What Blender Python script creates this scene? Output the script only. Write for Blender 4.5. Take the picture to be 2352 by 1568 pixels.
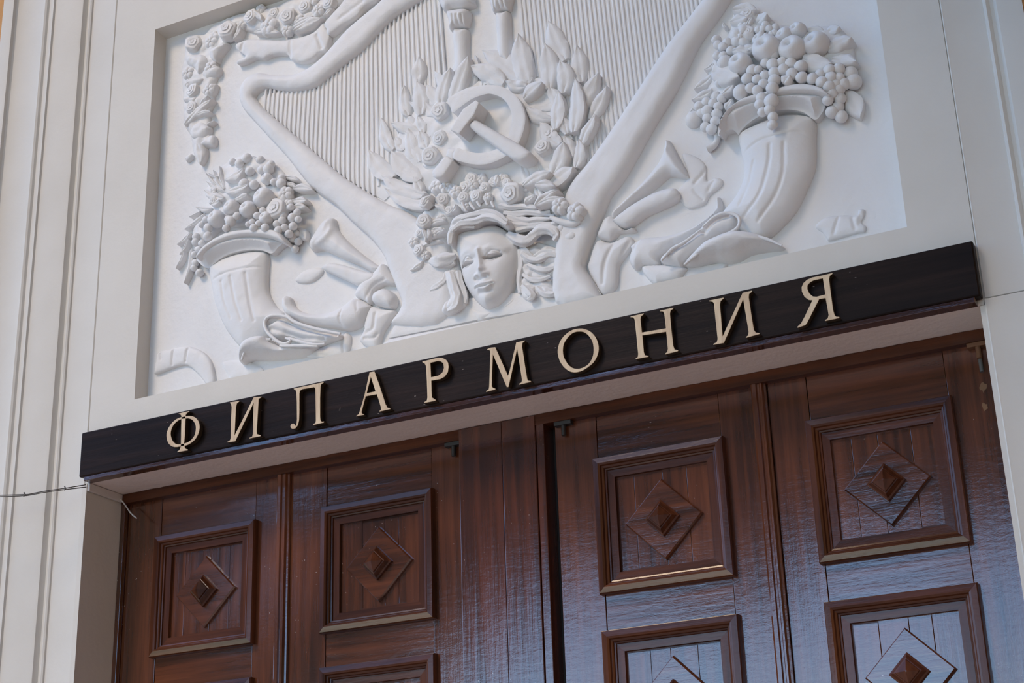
import bpy, bmesh, math, random
import numpy as np
from mathutils import Vector, Matrix, noise
random.seed(7)
for o in list(bpy.data.objects): bpy.data.objects.remove(o)
SC = bpy.context.scene
COL = SC.collection

# ------------------------------------------------------------------ camera
# metres: X along the facade (0 = middle of the doorway), Y into the wall, Z up.
FPX, CX, CY = 3724.107, 1176.0, 784.0
R = np.array([[0.89168484, -0.19223467, -0.40980968],
              [0.45152515, 0.31375845, 0.83527281],
              [-0.03198714, -0.92983948, 0.36657245]])
CAM = np.array([2.29, -4.4, 1.6])
cd = bpy.data.cameras.new('camera'); cam = bpy.data.objects.new('camera', cd); COL.objects.link(cam)
cd.sensor_width = 36.0; cd.lens = FPX / 2352 * 36.0; cd.clip_end = 500
right, down, fwd = R[:, 0], R[:, 1], R[:, 2]
M = Matrix(((right[0], -down[0], -fwd[0], CAM[0]), (right[1], -down[1], -fwd[1], CAM[1]),
            (right[2], -down[2], -fwd[2], CAM[2]), (0, 0, 0, 1)))
cam.matrix_world = M
SC.camera = cam

# ------------------------------------------------------------------ sky, light, exposure
SC.view_settings.view_transform = 'Standard'; SC.view_settings.look = 'None'
SC.view_settings.gamma = 1.0; SC.view_settings.use_curve_mapping = False
SC.view_settings.exposure = 0.15
W = bpy.data.worlds.new('sky'); SC.world = W; W.use_nodes = True
wn = W.node_tree.nodes; wl = W.node_tree.links
for n in list(wn): wn.remove(n)
wo = wn.new('ShaderNodeOutputWorld'); bg = wn.new('ShaderNodeBackground'); sky = wn.new('ShaderNodeTexSky')
sky.sky_type = 'NISHITA'; sky.sun_disc = False; sky.sun_elevation = math.radians(42)
sky.sun_rotation = math.radians(215); sky.air_density = 1.0; sky.dust_density = 0.3; sky.altitude = 2500; sky.ozone_density = 1.0
hsv = wn.new('ShaderNodeHueSaturation'); hsv.inputs['Saturation'].default_value = 1.14
wl.new(sky.outputs[0], hsv.inputs['Color']); wl.new(hsv.outputs[0], bg.inputs[0])
bg.inputs[1].default_value = 0.345; wl.new(bg.outputs[0], wo.inputs[0])
sl = bpy.data.lights.new('hazy_sun', 'SUN'); sl.energy = 1.5; sl.angle = math.radians(16); sl.color = (1.0, 0.75, 0.49)
so = bpy.data.objects.new('hazy_sun', sl); COL.objects.link(so)
so.rotation_euler = Vector((0.34, 0.66, -0.67)).to_track_quat('-Z', 'Y').to_euler()
so.location = (-6, -8, 12)

# ------------------------------------------------------------------ helpers
CROP = {'P': (0, 0, 1.0), 'A': (0, 0, 600/2352), 'B': (400, 0, 600/2352), 'C': (900, 0, 600/2352), 'D': (1300, 0, 600/2352),
        'E': (1752, 0, 600/2352), 'F': (300, 330, 600/2352), 'G': (800, 330, 600/2352), 'H': (1300, 330, 600/2352),
        'I': (1752, 330, 600/2352), 'J': (0, 600, 600/2352), 'K': (500, 600, 600/2352),
        'L1': (370, 900, 250/2352), 'L2': (650, 840, 250/2352), 'L3': (960, 770, 275/2352), 'L4': (1270, 690, 300/2352),
        'L5': (1620, 610, 325/2352), 'GA': (400, 60, 160/760), 'FL': (420, 340, 320/1568), 'FR': (1570, 0, 430/1873),
        'HD': (930, 400, 420/1937), 'WL': (840, 60, 280/1045), 'WR': (1100, 40, 320/1195), 'CB': (0, 1000, 330/1725)}
YP = 0.065                                    # back of the relief recess

def plane(code, p, Y):
    """survey point of the facade -> (x, z) in metres on the plane at depth Y"""
    ox, oy, s = CROP[code]
    d = R @ np.array([ox + p[0]*s - CX, oy + p[1]*s - CY, FPX])
    t = (Y - CAM[1]) / d[1]
    return (CAM[0] + d[0]*t, CAM[2] + d[2]*t)
def U(code, v): return v * CROP[code][2] / 660.0        # survey length -> metres

WORLD = {}
def empty(name, loc, parent=None):
    o = bpy.data.objects.new(name, None); COL.objects.link(o); o.empty_display_size = 0.1
    WORLD[o] = Vector(loc)
    if parent: o.parent = parent; o.location = Vector(loc) - WORLD[parent]
    else: o.location = loc
    return o
def tag(o, label=None, cat=None, group=None, kind=None):
    if label: o['label'] = label
    if cat: o['category'] = cat
    if group: o['group'] = group
    if kind: o['kind'] = kind
    return o
def place(name, me, loc, parent=None, rot=None, scale=None):
    o = bpy.data.objects.new(name, me); COL.objects.link(o); WORLD[o] = Vector(loc)
    if parent: o.parent = parent; o.location = Vector(loc) - WORLD[parent]
    else: o.location = loc
    if rot: o.rotation_euler = rot
    if scale: o.scale = scale
    return o
def mk(name, verts, faces, mat, parent=None, smooth=None, origin=None):
    v = np.asarray(verts, float)
    c = Vector(origin) if origin is not None else Vector((v.min(0) + v.max(0)) / 2)
    me = bpy.data.meshes.new(name)
    me.from_pydata([tuple(p) for p in (v - np.array(c))], [], [list(map(int, f)) for f in faces])
    me.update()
    bm = bmesh.new(); bm.from_mesh(me); bmesh.ops.recalc_face_normals(bm, faces=bm.faces); bm.to_mesh(me); bm.free()
    for m in (mat if isinstance(mat, (list, tuple)) else [mat]): me.materials.append(m)
    if smooth:
        for p in me.polygons: p.use_smooth = True
        me.set_sharp_from_angle(angle=math.radians(smooth))
    return place(name, me, c, parent)
class MB:
    def __init__(s): s.v = []; s.f = []
    def add(s, v, f):
        n = len(s.v); s.v += [tuple(p) for p in v]; s.f += [[i + n for i in q] for q in f]; return s
    def box(s, x0, x1, y0, y1, z0, z1):
        return s.add([(x0,y0,z0),(x1,y0,z0),(x1,y1,z0),(x0,y1,z0),(x0,y0,z1),(x1,y0,z1),(x1,y1,z1),(x0,y1,z1)],
                     [(0,1,2,3),(4,5,6,7),(0,1,5,4),(1,2,6,5),(2,3,7,6),(3,0,4,7)])
    def build(s, name, mat, parent=None, smooth=None, bevel=0, origin=None):
        o = mk(name, s.v, s.f, mat, parent, smooth, origin)
        if bevel:
            b = o.modifiers.new('bevel', 'BEVEL'); b.width = bevel; b.segments = 2; b.limit_method = 'ANGLE'
        return o
def box(name, x0, x1, y0, y1, z0, z1, mat, parent=None, bevel=0, **k):
    return MB().box(x0,x1,y0,y1,z0,z1).build(name, mat, parent, bevel=bevel, **k)

# ------------------------------------------------------------------ materials
def mat(name, col, rough=0.6, spec=0.5):
    m = bpy.data.materials.new(name); m.use_nodes = True
    b = m.node_tree.nodes['Principled BSDF']
    b.inputs['Base Color'].default_value = (*col, 1); b.inputs['Roughness'].default_value = rough
    b.inputs['Specular IOR Level'].default_value = spec
    return m, m.node_tree.nodes, m.node_tree.links, b
def tex(ns, ls, kind, scale, coord='Object', stretch=None, **k):
    tc = ns.new('ShaderNodeTexCoord'); mp = ns.new('ShaderNodeMapping')
    if stretch: mp.inputs['Scale'].default_value = stretch
    t = ns.new(kind); t.inputs['Scale'].default_value = scale
    for a, b in k.items(): t.inputs[a].default_value = b
    if coord == 'World':
        g = ns.new('ShaderNodeNewGeometry'); ls.new(g.outputs['Position'], mp.inputs[0])
    else: ls.new(tc.outputs[coord], mp.inputs[0])
    ls.new(mp.outputs[0], t.inputs['Vector'])
    return t
def ramp(ns, ls, src, stops):
    r = ns.new('ShaderNodeValToRGB'); e = r.color_ramp.elements
    while len(e) < len(stops): e.new(0.5)
    for i, (p, c) in enumerate(stops): e[i].position = p; e[i].color = (*c, 1) if len(c) == 3 else c
    ls.new(src, r.inputs[0]); return r
def bump(ns, ls, b, src, strength, dist=0.01, prev=None):
    bp = ns.new('ShaderNodeBump'); bp.inputs['Strength'].default_value = strength; bp.inputs['Distance'].default_value = dist
    ls.new(src, bp.inputs['Height'])
    if prev: ls.new(prev.outputs[0], bp.inputs['Normal'])
    ls.new(bp.outputs[0], b.inputs['Normal']); return bp

def plaster(name, c0, c1, rough=0.55, fine=0.25, tool=0.25):
    m, ns, ls, b = mat(name, c0, rough, 0.3)
    t = tex(ns, ls, 'ShaderNodeTexNoise', 3.0, 'World', Detail=5.0)
    r = ramp(ns, ls, t.outputs['Fac'], [(0.35, c1), (0.62, c0)]); ls.new(r.outputs[0], b.inputs['Base Color'])
    t2 = tex(ns, ls, 'ShaderNodeTexNoise', 45.0, 'World', Detail=4.0)
    b1 = bump(ns, ls, b, t2.outputs['Fac'], fine, 0.006)
    t3 = tex(ns, ls, 'ShaderNodeTexNoise', 9.0, 'World', (1, 1, 0.6), Detail=2.0)
    bump(ns, ls, b, t3.outputs['Fac'], tool, 0.012, b1)
    return m
M_REL = plaster('relief_plaster', (0.80, 0.80, 0.80), (0.765, 0.765, 0.765), 0.5, 0.35, 0.55)
M_WALL = plaster('wall_paint', (0.69, 0.66, 0.605), (0.655, 0.625, 0.57), 0.55, 0.15)
M_SOFF = plaster('soffit_paint', (0.82, 0.73, 0.665), (0.78, 0.69, 0.63), 0.6, 0.4)
M_ORANGE = plaster('orange_render', (0.62, 0.33, 0.13), (0.56, 0.29, 0.11), 0.8, 0.5)

def wood(name, axis, dark, mid, light, coat=1.0, rough=0.32, croughness=0.10, specks=True, relief=0.5):
    m, ns, ls, b = mat(name, mid, rough, 0.05)
    st = {'z': (1, 1, 0.045), 'x': (0.045, 1, 1)}[axis]
    t = tex(ns, ls, 'ShaderNodeTexNoise', 38.0, 'World', st, Detail=6.0, Roughness=0.62)
    big = tex(ns, ls, 'ShaderNodeTexNoise', 3.2, 'World', {'z': (1, 1, 0.4), 'x': (0.4, 1, 1)}[axis], Detail=3.0)
    mixn = ns.new('ShaderNodeMath'); mixn.operation = 'MULTIPLY_ADD'; mixn.inputs[1].default_value = 0.55
    ls.new(t.outputs['Fac'], mixn.inputs[0])
    h2 = ns.new('ShaderNodeMath'); h2.operation = 'MULTIPLY'; h2.inputs[1].default_value = 0.45
    ls.new(big.outputs['Fac'], h2.inputs[0]); ls.new(h2.outputs[0], mixn.inputs[2])
    r = ramp(ns, ls, mixn.outputs[0], [(0.36, dark), (0.5, mid), (0.64, light)])
    col = r.outputs[0]
    if specks:
        sp = tex(ns, ls, 'ShaderNodeTexVoronoi', 52.0, 'World', {'z': (1, 1, .7), 'x': (.45, 1, 1)}[axis]); sp.inputs['Randomness'].default_value = 1.0
        msk = tex(ns, ls, 'ShaderNodeTexNoise', 2.3, 'World', Detail=3.0)
        rs = ramp(ns, ls, sp.outputs['Distance'], [(0.05, (1, 1, 1)), (0.085, (0, 0, 0))])
        rm = ramp(ns, ls, msk.outputs['Fac'], [(0.50, (0, 0, 0)), (0.62, (1, 1, 1))])
        mm = ns.new('ShaderNodeMath'); mm.operation = 'MULTIPLY'
        ls.new(rs.outputs[0], mm.inputs[0]); ls.new(rm.outputs[0], mm.inputs[1])
        mx = ns.new('ShaderNodeMixRGB'); mx.inputs[2].default_value = (0.42, 0.36, 0.33, 1)
        ls.new(mm.outputs[0], mx.inputs[0]); ls.new(col, mx.inputs[1]); col = mx.outputs[0]
    ls.new(col, b.inputs['Base Color'])
    b.inputs['Coat Weight'].default_value = coat; b.inputs['Coat Roughness'].default_value = croughness
    b.inputs['Coat IOR'].default_value = 2.0
    b1 = bump(ns, ls, b, t.outputs['Fac'], relief*.35, 0.002)
    rip = tex(ns, ls, 'ShaderNodeTexNoise', 16.0, 'World', {'z': (1, 1, 2.6), 'x': (0.9, 1, 3.0)}[axis], Detail=5.0, Roughness=0.7)
    b2 = bump(ns, ls, b, rip.outputs['Fac'], 0.10, 0.003, b1)
    ls.new(b2.outputs[0], b.inputs['Coat Normal'])
    return m
DK, MD, LT = (0.040, 0.0125, 0.006), (0.105, 0.032, 0.0135), (0.17, 0.053, 0.021)
M_WZ = wood('door_wood_upright', 'z', DK, MD, LT)
M_WX = wood('door_wood_level', 'x', DK, MD, LT)
M_POST = wood('post_wood', 'z', (0.03, 0.010, 0.007), (0.075, 0.022, 0.012), (0.13, 0.036, 0.017), relief=0.8)
M_BOARD = wood('board_wood', 'x', (0.008, 0.0045, 0.0035), (0.015, 0.0085, 0.006), (0.028, 0.015, 0.011), coat=0.045, croughness=0.34, relief=1.2)
DK2, MD2, LT2 = [tuple(q*.72 for q in c) for c in (DK, MD, LT)]
M_MZ = wood('moulding_wood_upright', 'z', DK2, MD2, LT2, coat=.28, croughness=.16, specks=False)
M_MX = wood('moulding_wood_level', 'x', DK2, MD2, LT2, coat=.28, croughness=.16, specks=False)
M_RED = wood('board_edge', 'x', (0.03, 0.009, 0.005), (0.05, 0.014, 0.007), (0.07, 0.02, 0.01), specks=False)
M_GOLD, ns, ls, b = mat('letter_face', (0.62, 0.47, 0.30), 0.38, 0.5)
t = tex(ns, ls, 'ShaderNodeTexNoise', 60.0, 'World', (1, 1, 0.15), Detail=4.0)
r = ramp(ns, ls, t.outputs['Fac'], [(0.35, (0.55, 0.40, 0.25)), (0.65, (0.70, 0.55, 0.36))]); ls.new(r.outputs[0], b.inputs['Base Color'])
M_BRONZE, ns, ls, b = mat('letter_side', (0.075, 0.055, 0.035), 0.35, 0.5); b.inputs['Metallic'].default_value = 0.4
M_IRON, *_ = mat('dark_iron', (0.02, 0.016, 0.014), 0.5)
M_RUST, *_ = mat('rusty_iron', (0.16, 0.07, 0.03), 0.7)
M_WIRE, *_ = mat('steel_wire', (0.10, 0.095, 0.09), 0.45)
M_DUCT, *_ = mat('white_plastic', (0.66, 0.62, 0.59), 0.5)
M_GROUND = plaster('paving', (0.58, 0.50, 0.43), (0.52, 0.445, 0.38), 0.8, 0.6)
M_LEAF, *_ = mat('foliage', (0.03, 0.05, 0.02), 0.8, 0.2)
M_BARK, *_ = mat('bark', (0.07, 0.05, 0.035), 0.9, 0.2)

# ------------------------------------------------------------------ the setting
SOF, BOT, TOP = 3.335, 3.623, 5.186
XL, XR = -1.416, 1.437
w = MB()
w.box(-1.61, 1.61, 0, 0.6, SOF + 0.006, BOT).box(-1.622, XL, 0, 0.6, BOT, 6.6).box(XR, 1.622, 0, 0.6, BOT, 6.6)
w.box(XL, XR, 0, 0.6, TOP + 0.012, 6.6)
w.box(-1.622, -1.61, 0, 0.6, SOF, BOT).box(1.61, 1.622, 0, 0.6, SOF, BOT)
w.box(-2.19, -1.627, 0.002, 0.6, 0, 6.6).box(1.627, 1.90, 0.002, 0.6, 3.354, 6.6).box(1.622, 1.90, 0.004, 0.6, 0, 3.349)
w.box(-1.632, -1.618, 0.004, 0.6, SOF, 6.6).box(1.618, 1.632, 0.004, 0.6, SOF, 6.6).box(1.632, 1.9, 0.012, 0.6, 3.345, 3.36)
w.box(-1.627, -1.61, 0.004, 0.6, 0, SOF + 0.01).box(1.61, 1.622, 0.004, 0.6, 0, SOF)
tag(w.build('wall_front', M_WALL), 'cream painted portal surround of the doorway', 'wall', kind='structure')
# reveals of the relief recess
mb = MB()
xb0, zb = XL + 0.006, TOP
mb.add([(XL, 0, BOT), (xb0, YP, BOT), (xb0, YP, zb), (XL, 0, TOP + 0.012)], [(0, 1, 2, 3)])
mb.add([(XL, 0, TOP + 0.012), (xb0, YP, zb), (XR, YP, zb), (XR, 0, TOP + 0.012)], [(0, 1, 2, 3)])
tag(mb.build('trim_1', M_WALL), 'cream reveal edging the relief recess', 'trim', kind='structure')
tag(box('ceiling', -1.61, 1.61, 0.0, 0.6, SOF, SOF + 0.006, M_SOFF), 'beige soffit over the doors', 'soffit', kind='structure')
# corner beads beside the doors
for i, s in enumerate((-1, 1)):
    tag(box('trim_%d' % (i + 2), min(s*1.61, s*1.631), max(s*1.61, s*1.631), -0.004, 0.0035, 0, SOF - 0.004, M_WALL),
        'narrow pale corner bead %s of the doorway' % ('left' if s < 0 else 'right'), 'trim', kind='structure')
# stepped splayed side mouldings and the orange wall beside them
prof = [(-1.6245, 0.01), (-1.6245, 0.001), (-1.628, -0.0015), (-1.634, 0.0), (-1.748, 0.0), (-1.751, -0.006), (-1.758, -0.009), (-1.764, -0.006), (-1.768, -0.001), (-1.778, 0.0), (-1.784, -0.008),
        (-1.789, -0.018), (-1.80, -0.021), (-1.93, -0.021), (-1.936, -0.022), (-1.940, -0.030), (-1.948, -0.030), (-1.952, -0.026), (-1.966, -0.026), (-1.972, -0.034),
        (-1.980, -0.038), (-2.0, -0.032), (-2.05, -0.028), (-2.10, -0.032), (-2.128, -0.040), (-2.134, -0.046), (-2.138, -0.058), (-2.146, -0.060), (-2.194, -0.060), (-2.196, -0.058), (-2.196, 0.01)]
profr = [(-x_, y_) for x_, y_ in prof if x_ > -1.79] + [(1.80, -0.019), (1.862, -0.021), (1.862, 0.01)]
for pr_, nm, xe in ((prof, 'left', -2.19), (profr, 'right', 1.86)):
    n = len(pr_); v = []; f = []
    for za, zb_, off in (((0, 6.6, 0),) if nm == 'left' else ((0, 3.349, -.007), (3.355, 6.6, 0))):
        q = len(v); v += [(x, y + off*(y < .005), z) for z in (za, zb_) for x, y in pr_]
        f += [(q+i, q+(i+1) % n, q+n+(i+1) % n, q+n+i) for i in range(n)] + [list(range(q, q+n)), list(range(q+n, q+2*n))]
    tag(mk('trim_%d' % (4 if nm == 'left' else 5), v, f, M_WALL, smooth=25), 'tall reeded cream moulding on the %s of the portal' % nm, 'moulding', kind='structure')
    x0, x1 = sorted((xe, math.copysign(9.0, xe)))
    tag(box('wall_' + nm, x0, x1, -0.012, 0.6, 0, 9, M_ORANGE), 'orange rendered wall on the %s of the portal' % nm, 'wall', kind='structure')
tag(box('wall_sky_blocker', 6.2, 7.0, -13.0, -0.02, 0, 12.0, M_ORANGE), 'unseen orange wall added beyond the right of the portal to block sky light', 'wall', kind='structure')  # added out of view to hold back sky light from the right
tag(box('wall_upper', -2.19, 1.86, -0.05, 0.6, 6.6, 9, M_WALL), 'cream wall above the portal', 'wall', kind='structure')
tag(box('ground', -60, 60, -70, 0.6, -0.1, 0, M_GROUND), 'brown paving in front of the doors', 'ground', kind='structure')

# ------------------------------------------------------------------ street trees across the way (mirrored in the varnish), plus one added for shade
def tree(x, y, zb, zt, rad, label, seed, cx=0.0, core=0.0):
    rnd = random.Random(seed)
    root = empty('street_tree', (x, y, 0)); tag(root, label, 'tree', 'trees across the street')
    v = []; f = []
    n = 8
    for k, (zz, rr) in enumerate(((0, .28), (zb*.5, .2), (zb + (zt-zb)*.5, .12))):
        v += [(x + rr*math.cos(a*6.283/n), y + rr*math.sin(a*6.283/n), zz) for a in range(n)]
    for k in range(2): f += [(k*n+a, k*n+(a+1) % n, (k+1)*n+(a+1) % n, (k+1)*n+a) for a in range(n)]
    mk('trunk', v, f, M_BARK, root, 60)
    bm = bmesh.new()
    if core: bmesh.ops.create_icosphere(bm, subdivisions=5, radius=1, matrix=Matrix.Translation((cx, 0, (zb+zt)/2)) @ Matrix.Diagonal((rad*core, rad*core, (zt-zb)/2*core, 1)))
    for k in range(16):
        a = rnd.uniform(0, 6.283); q = rad*math.sqrt(rnd.random())*.8
        r = rad*rnd.uniform(.28, .42)
        cz = rnd.uniform(zb + r*.8, zt - r*.7)
        bmesh.ops.create_icosphere(bm, subdivisions=3, radius=r, matrix=Matrix.Translation((cx + q*math.cos(a), q*math.sin(a), cz)))
    for vv in bm.verts:
        vv.co += Vector(noise.noise_vector(vv.co*1.4))*.55 + Vector(noise.noise_vector(vv.co*4.0))*.3
    me = bpy.data.meshes.new('crown'); bm.to_mesh(me); bm.free(); me.materials.append(M_LEAF)
    place('crown', me, (x, y, 0), root)
for i, (x, zb_, zt_, rr) in enumerate(((-30.5, 3.0, 12, 3.4), (-23.1, 3.2, 12, 3.1), (-15.5, 4.4, 12, 3.0), (-8.8, 7.6, 12.4, 3.3), (-2.2, 7.9, 12.4, 3.2), (4.2, 7.5, 12.4, 3.2), (10.8, 4.5, 12, 3.4))):
    tree(x, -20.5 - 1.2*(i % 2), zb_, zt_, rr, ['leftmost', 'second', 'third', 'fourth', 'fifth', 'sixth', 'last'][i] + ' leafy tree of the row facing the doorway', i)

for i, (x, zb_, zt_, rr) in enumerate(((-28, 3.0, 16, 3.8), (-18.2, 8.4, 16.5, 3.8), (-8.6, 10.2, 17, 3.8), (1.0, 10.5, 17, 3.8), (10.6, 8, 16, 3.8))):
    tree(x, -31.0, zb_, zt_, rr, ['leftmost', 'second', 'third', 'fourth', 'last'][i] + ' tall tree of the back row facing the doorway', 20 + i, core=0.9)
tree(2.2, -6.6, 8.0, 14.6, 4.1, 'unseen leafy tree added nearest the doorway to shade its right half', 40, cx=-0.35, core=0.86)  # added overhead, out of view; its crown keeps the sun off the right half

# ------------------------------------------------------------------ doors
YD = 0.21
def frame_side(x0, x1, z0, z1, side, y):
    """one mitred length of bolection moulding; profile (inset, height above the leaf)"""
    pr = [(0, 0), (0, .020), (.003, .026), (.020, .028), (.026, .0245), (.029, .0175), (.0315, .0165), (.035, .0135), (.0365, .0085), (.041, .0075),
          (.0425, .002), (.066, .0015), (.0665, -.010), (.072, -.010)]
    c = [(x0, z0), (x1, z0), (x1, z1), (x0, z1)]
    d = [(1, 1), (-1, 1), (-1, -1), (1, -1)]
    i, j = side, (side+1) % 4
    v = []
    for k in (i, j): v += [(c[k][0] + d[k][0]*a, y - h, c[k][1] + d[k][1]*a) for a, h in pr]
    n = len(pr)
    return v, [(q, q+1, n+q+1, n+q) for q in range(n-1)]
def diamond(cx, cz, r, y, name, parent, hgt, m):
    b = 0.006
    q = [(0, -1), (1, 0), (0, 1), (-1, 0)]
    v = [(cx + a*r, y, cz + c*r) for a, c in q] + [(cx + a*r, y - hgt*.6, cz + c*r) for a, c in q] + [(cx + a*(r-b), y - hgt, cz + c*(r-b)) for a, c in q]
    f = [(i, (i+1) % 4, 4+(i+1) % 4, 4+i) for i in range(4)] + [(4+i, 4+(i+1) % 4, 8+(i+1) % 4, 8+i) for i in range(4)] + [(8, 9, 10, 11)]
    return mk(name, v, f, m, parent)
def boss(cx, cz, y, parent):
    q = [(0, -1), (1, 0), (0, 1), (-1, 0)]
    steps = [(.058, 0), (.058, .010), (.051, .013), (.040, .027), (.036, .028), (.034, .033), (.003, .045)]
    v = []; f = []
    for r, h in steps: v += [(cx + a*r, y - h, cz + c*r) for a, c in q]
    for k in range(len(steps)-1): f += [(4*k+i, 4*k+(i+1) % 4, 4*k+4+(i+1) % 4, 4*k+4+i) for i in range(4)]
    n = 4*(len(steps)-1); f.append((n, n+1, n+2, n+3))
    return mk('boss', v, f, M_MZ, parent)
def door(n, x0, x1, pc, label):
    root = empty('door_%d' % n, ((x0+x1)/2, YD, 0)); tag(root, label, 'door', kind='structure')
    p0, p1 = pc - .222, pc + .222
    ys = YD
    top = SOF - .035
    rnd = random.Random(n)
    # stiles and rails, each a board with its own joint
    for a, b_ in ((x0, p0 + .012), (p1 - .012, x1)):
        box('stile', a, b_ - .0015, ys, ys + .05, 0.0, top, M_WZ, root, bevel=.0012)
    zt = [3.152 - .5565*k for k in range(6)]
    zs = top
    for k in range(5):
        box('rail', p0 + .0125, p1 - .0135, ys + .0015, ys + .05, zt[k] - .012, zs, M_WX, root, bevel=.0012)
        zs = zt[k] - .442 + .012
    box('rail', p0 + .0125, p1 - .0135, ys + .0015, ys + .05, 0, zs, M_WX, root, bevel=.0012)
    for k in range(5):
        z1 = zt[k]; z0 = z1 - .442
        pan = empty('panel', (pc, ys, (z0+z1)/2), root)
        # the field of upright boards
        xs = [p0 + .055] + sorted(p0 + .055 + (.334)*u for u in (.24 + rnd.uniform(-.05, .05), .5 + rnd.uniform(-.06, .06), .76 + rnd.uniform(-.05, .05))) + [p1 - .055]
        for i in range(4):
            box('plank', xs[i] + .0006, xs[i+1] - .0006, ys + .0095 + rnd.uniform(0, .0012), ys + .03, z0 + .055, z1 - .055, M_WZ, pan, bevel=.001)
        for sd in range(4):
            v, f = frame_side(p0, p1, z0, z1, sd, ys)
            mk('moulding', v, f, M_MX if sd in (0, 2) else M_MZ, pan, 20)
        cz = (z0+z1)/2 - .006
        dm = diamond(pc, cz, .130, ys + .0095, 'diamond', pan, .014, M_WX)
        boss(pc, cz, ys - .0045, pan)
    return root
D1 = door(1, -1.588, -0.905, -1.222, 'dark brown panelled door leaf at the far left by the white jamb')
D2 = door(2, -0.862, -0.170, -0.502, 'dark brown panelled door leaf just left of the plank post')
D3 = door(3, 0.174, 0.862, 0.533, 'dark brown panelled door leaf just right of the plank post')
D4 = door(4, 0.905, 1.600, 1.240, 'dark brown panelled door leaf at the far right below the sign end')
for rt, x, nm in ((D1, -0.884, 1), (D3, 0.882, 2)):
    m_ = MB()
    pr = [(-.024, 0), (-.024, .022), (-.018, .027), (-.006, .027), (-.003, .020), (.003, .020), (.006, .024), (.012, .024), (.016, .014), (.022, .012), (.022, 0)]
    n = len(pr); z0, z1 = 0.0, SOF - .032
    v = [(x + a, YD - h, z) for z in (z0, z1) for a, h in pr]
    mk('meeting_strip', v, [(i, i+1, n+i+1, n+i) for i in range(n-1)] + [list(range(n, 2*n))], M_WZ, rt, 30)
# door frame: head, left jamb, plank post between the pairs
fr = empty('door_frame', (0, YD, 0)); tag(fr, 'dark wooden frame around the four door leaves with plank post', 'door frame', kind='structure')
rnd = random.Random(3); nseg = 130                        # one beam with a worn, uneven front edge
v = []; f = []
for i in range(nseg+1):
    x = -1.60 + 3.2*i/nseg; j = rnd.uniform(-.0022, .0022)
    v += [(x, YD - .030 + j, SOF - .001), (x, YD - .030 + j*.5, SOF - .012), (x, YD - .030, SOF - .037), (x, YD + .06, SOF - .037), (x, YD + .06, SOF - .001)]
for i in range(nseg): f += [(5*i+k, 5*i+(k+1) % 5, 5*i+5+(k+1) % 5, 5*i+5+k) for k in range(5)]
f += [list(range(5)), list(range(5*nseg, 5*nseg+5))]
mk('head', v, f, M_MX, fr, 35)
box('jamb', -1.61, -1.590, YD - .02, YD + .06, 0, SOF - .01, M_WZ, fr, bevel=.002)
box('jamb', 1.601, 1.61, YD - .02, YD + .06, 0, SOF - .01, M_WZ, fr, bevel=.002)
pst = [(-.168, -.0805), (-.079, -.006), (-.0045, .116)]
for (a, b_) in ((-.168, -.007), (-.0055, .1165)):
    box('plank', a, b_, YD - .034, YD + .05, 0, SOF - .003, M_POST, fr, bevel=.002)
box('plank', .119, .147, YD - .030, YD + .05, 0, SOF - .003, M_POST, fr, bevel=.002)
box('backing', -1.6, 1.6, YD + .045, YD + .07, 0, SOF - .01, M_IRON, fr)
# pivots at the top corners
def cyl(cx, cy, z0, z1, r, n=10):
    v = [(cx + r*math.cos(6.2832*i/n), cy + r*math.sin(6.2832*i/n), z) for z in (z0, z1) for i in range(n)]
    return v, [(i, (i+1) % n, n+(i+1) % n, n+i) for i in range(n)] + [list(range(n)), list(range(n, 2*n))]
for rt, x, mt in ((D2, -0.198, M_IRON), (D3, 0.212, M_IRON), (D4, 1.556, M_RUST)):
    h = MB(); h.add(*cyl(x, YD - .014, SOF - .085, SOF - .037, .008)); h.box(x - .03, x + .03, YD - .024, YD, SOF - .05, SOF - .036)
    h.build('pivot', mt, rt, 40)
mb = MB(); mb.add(*cyl(1.556, YD - .006, SOF - .125, SOF - .07, .006)); mb.build('bolt', M_WIRE, D4, 40)

M_BARE, *_ = mat('bare_wood', (0.20, 0.095, 0.038), 0.7)
for (x, z, r_) in ((1.553, 3.165, .016), (1.548, 3.105, .012)):
    n = 14; rr = [r_*random.Random(int(z*1000)+k).uniform(.55, 1.1) for k in range(n)]
    v = [(x + rr[k]*math.cos(6.2832*k/n)*.8, y, z + rr[k]*math.sin(6.2832*k/n)*1.15) for y in (YD - .0012, YD + .002) for k in range(n)]
    mk('worn_patch', v, [list(range(n))] + [(k, (k+1) % n, n+(k+1) % n, n+k) for k in range(n)], M_BARE, D4)['label'] = 'bare wood showing through the varnish'

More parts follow.
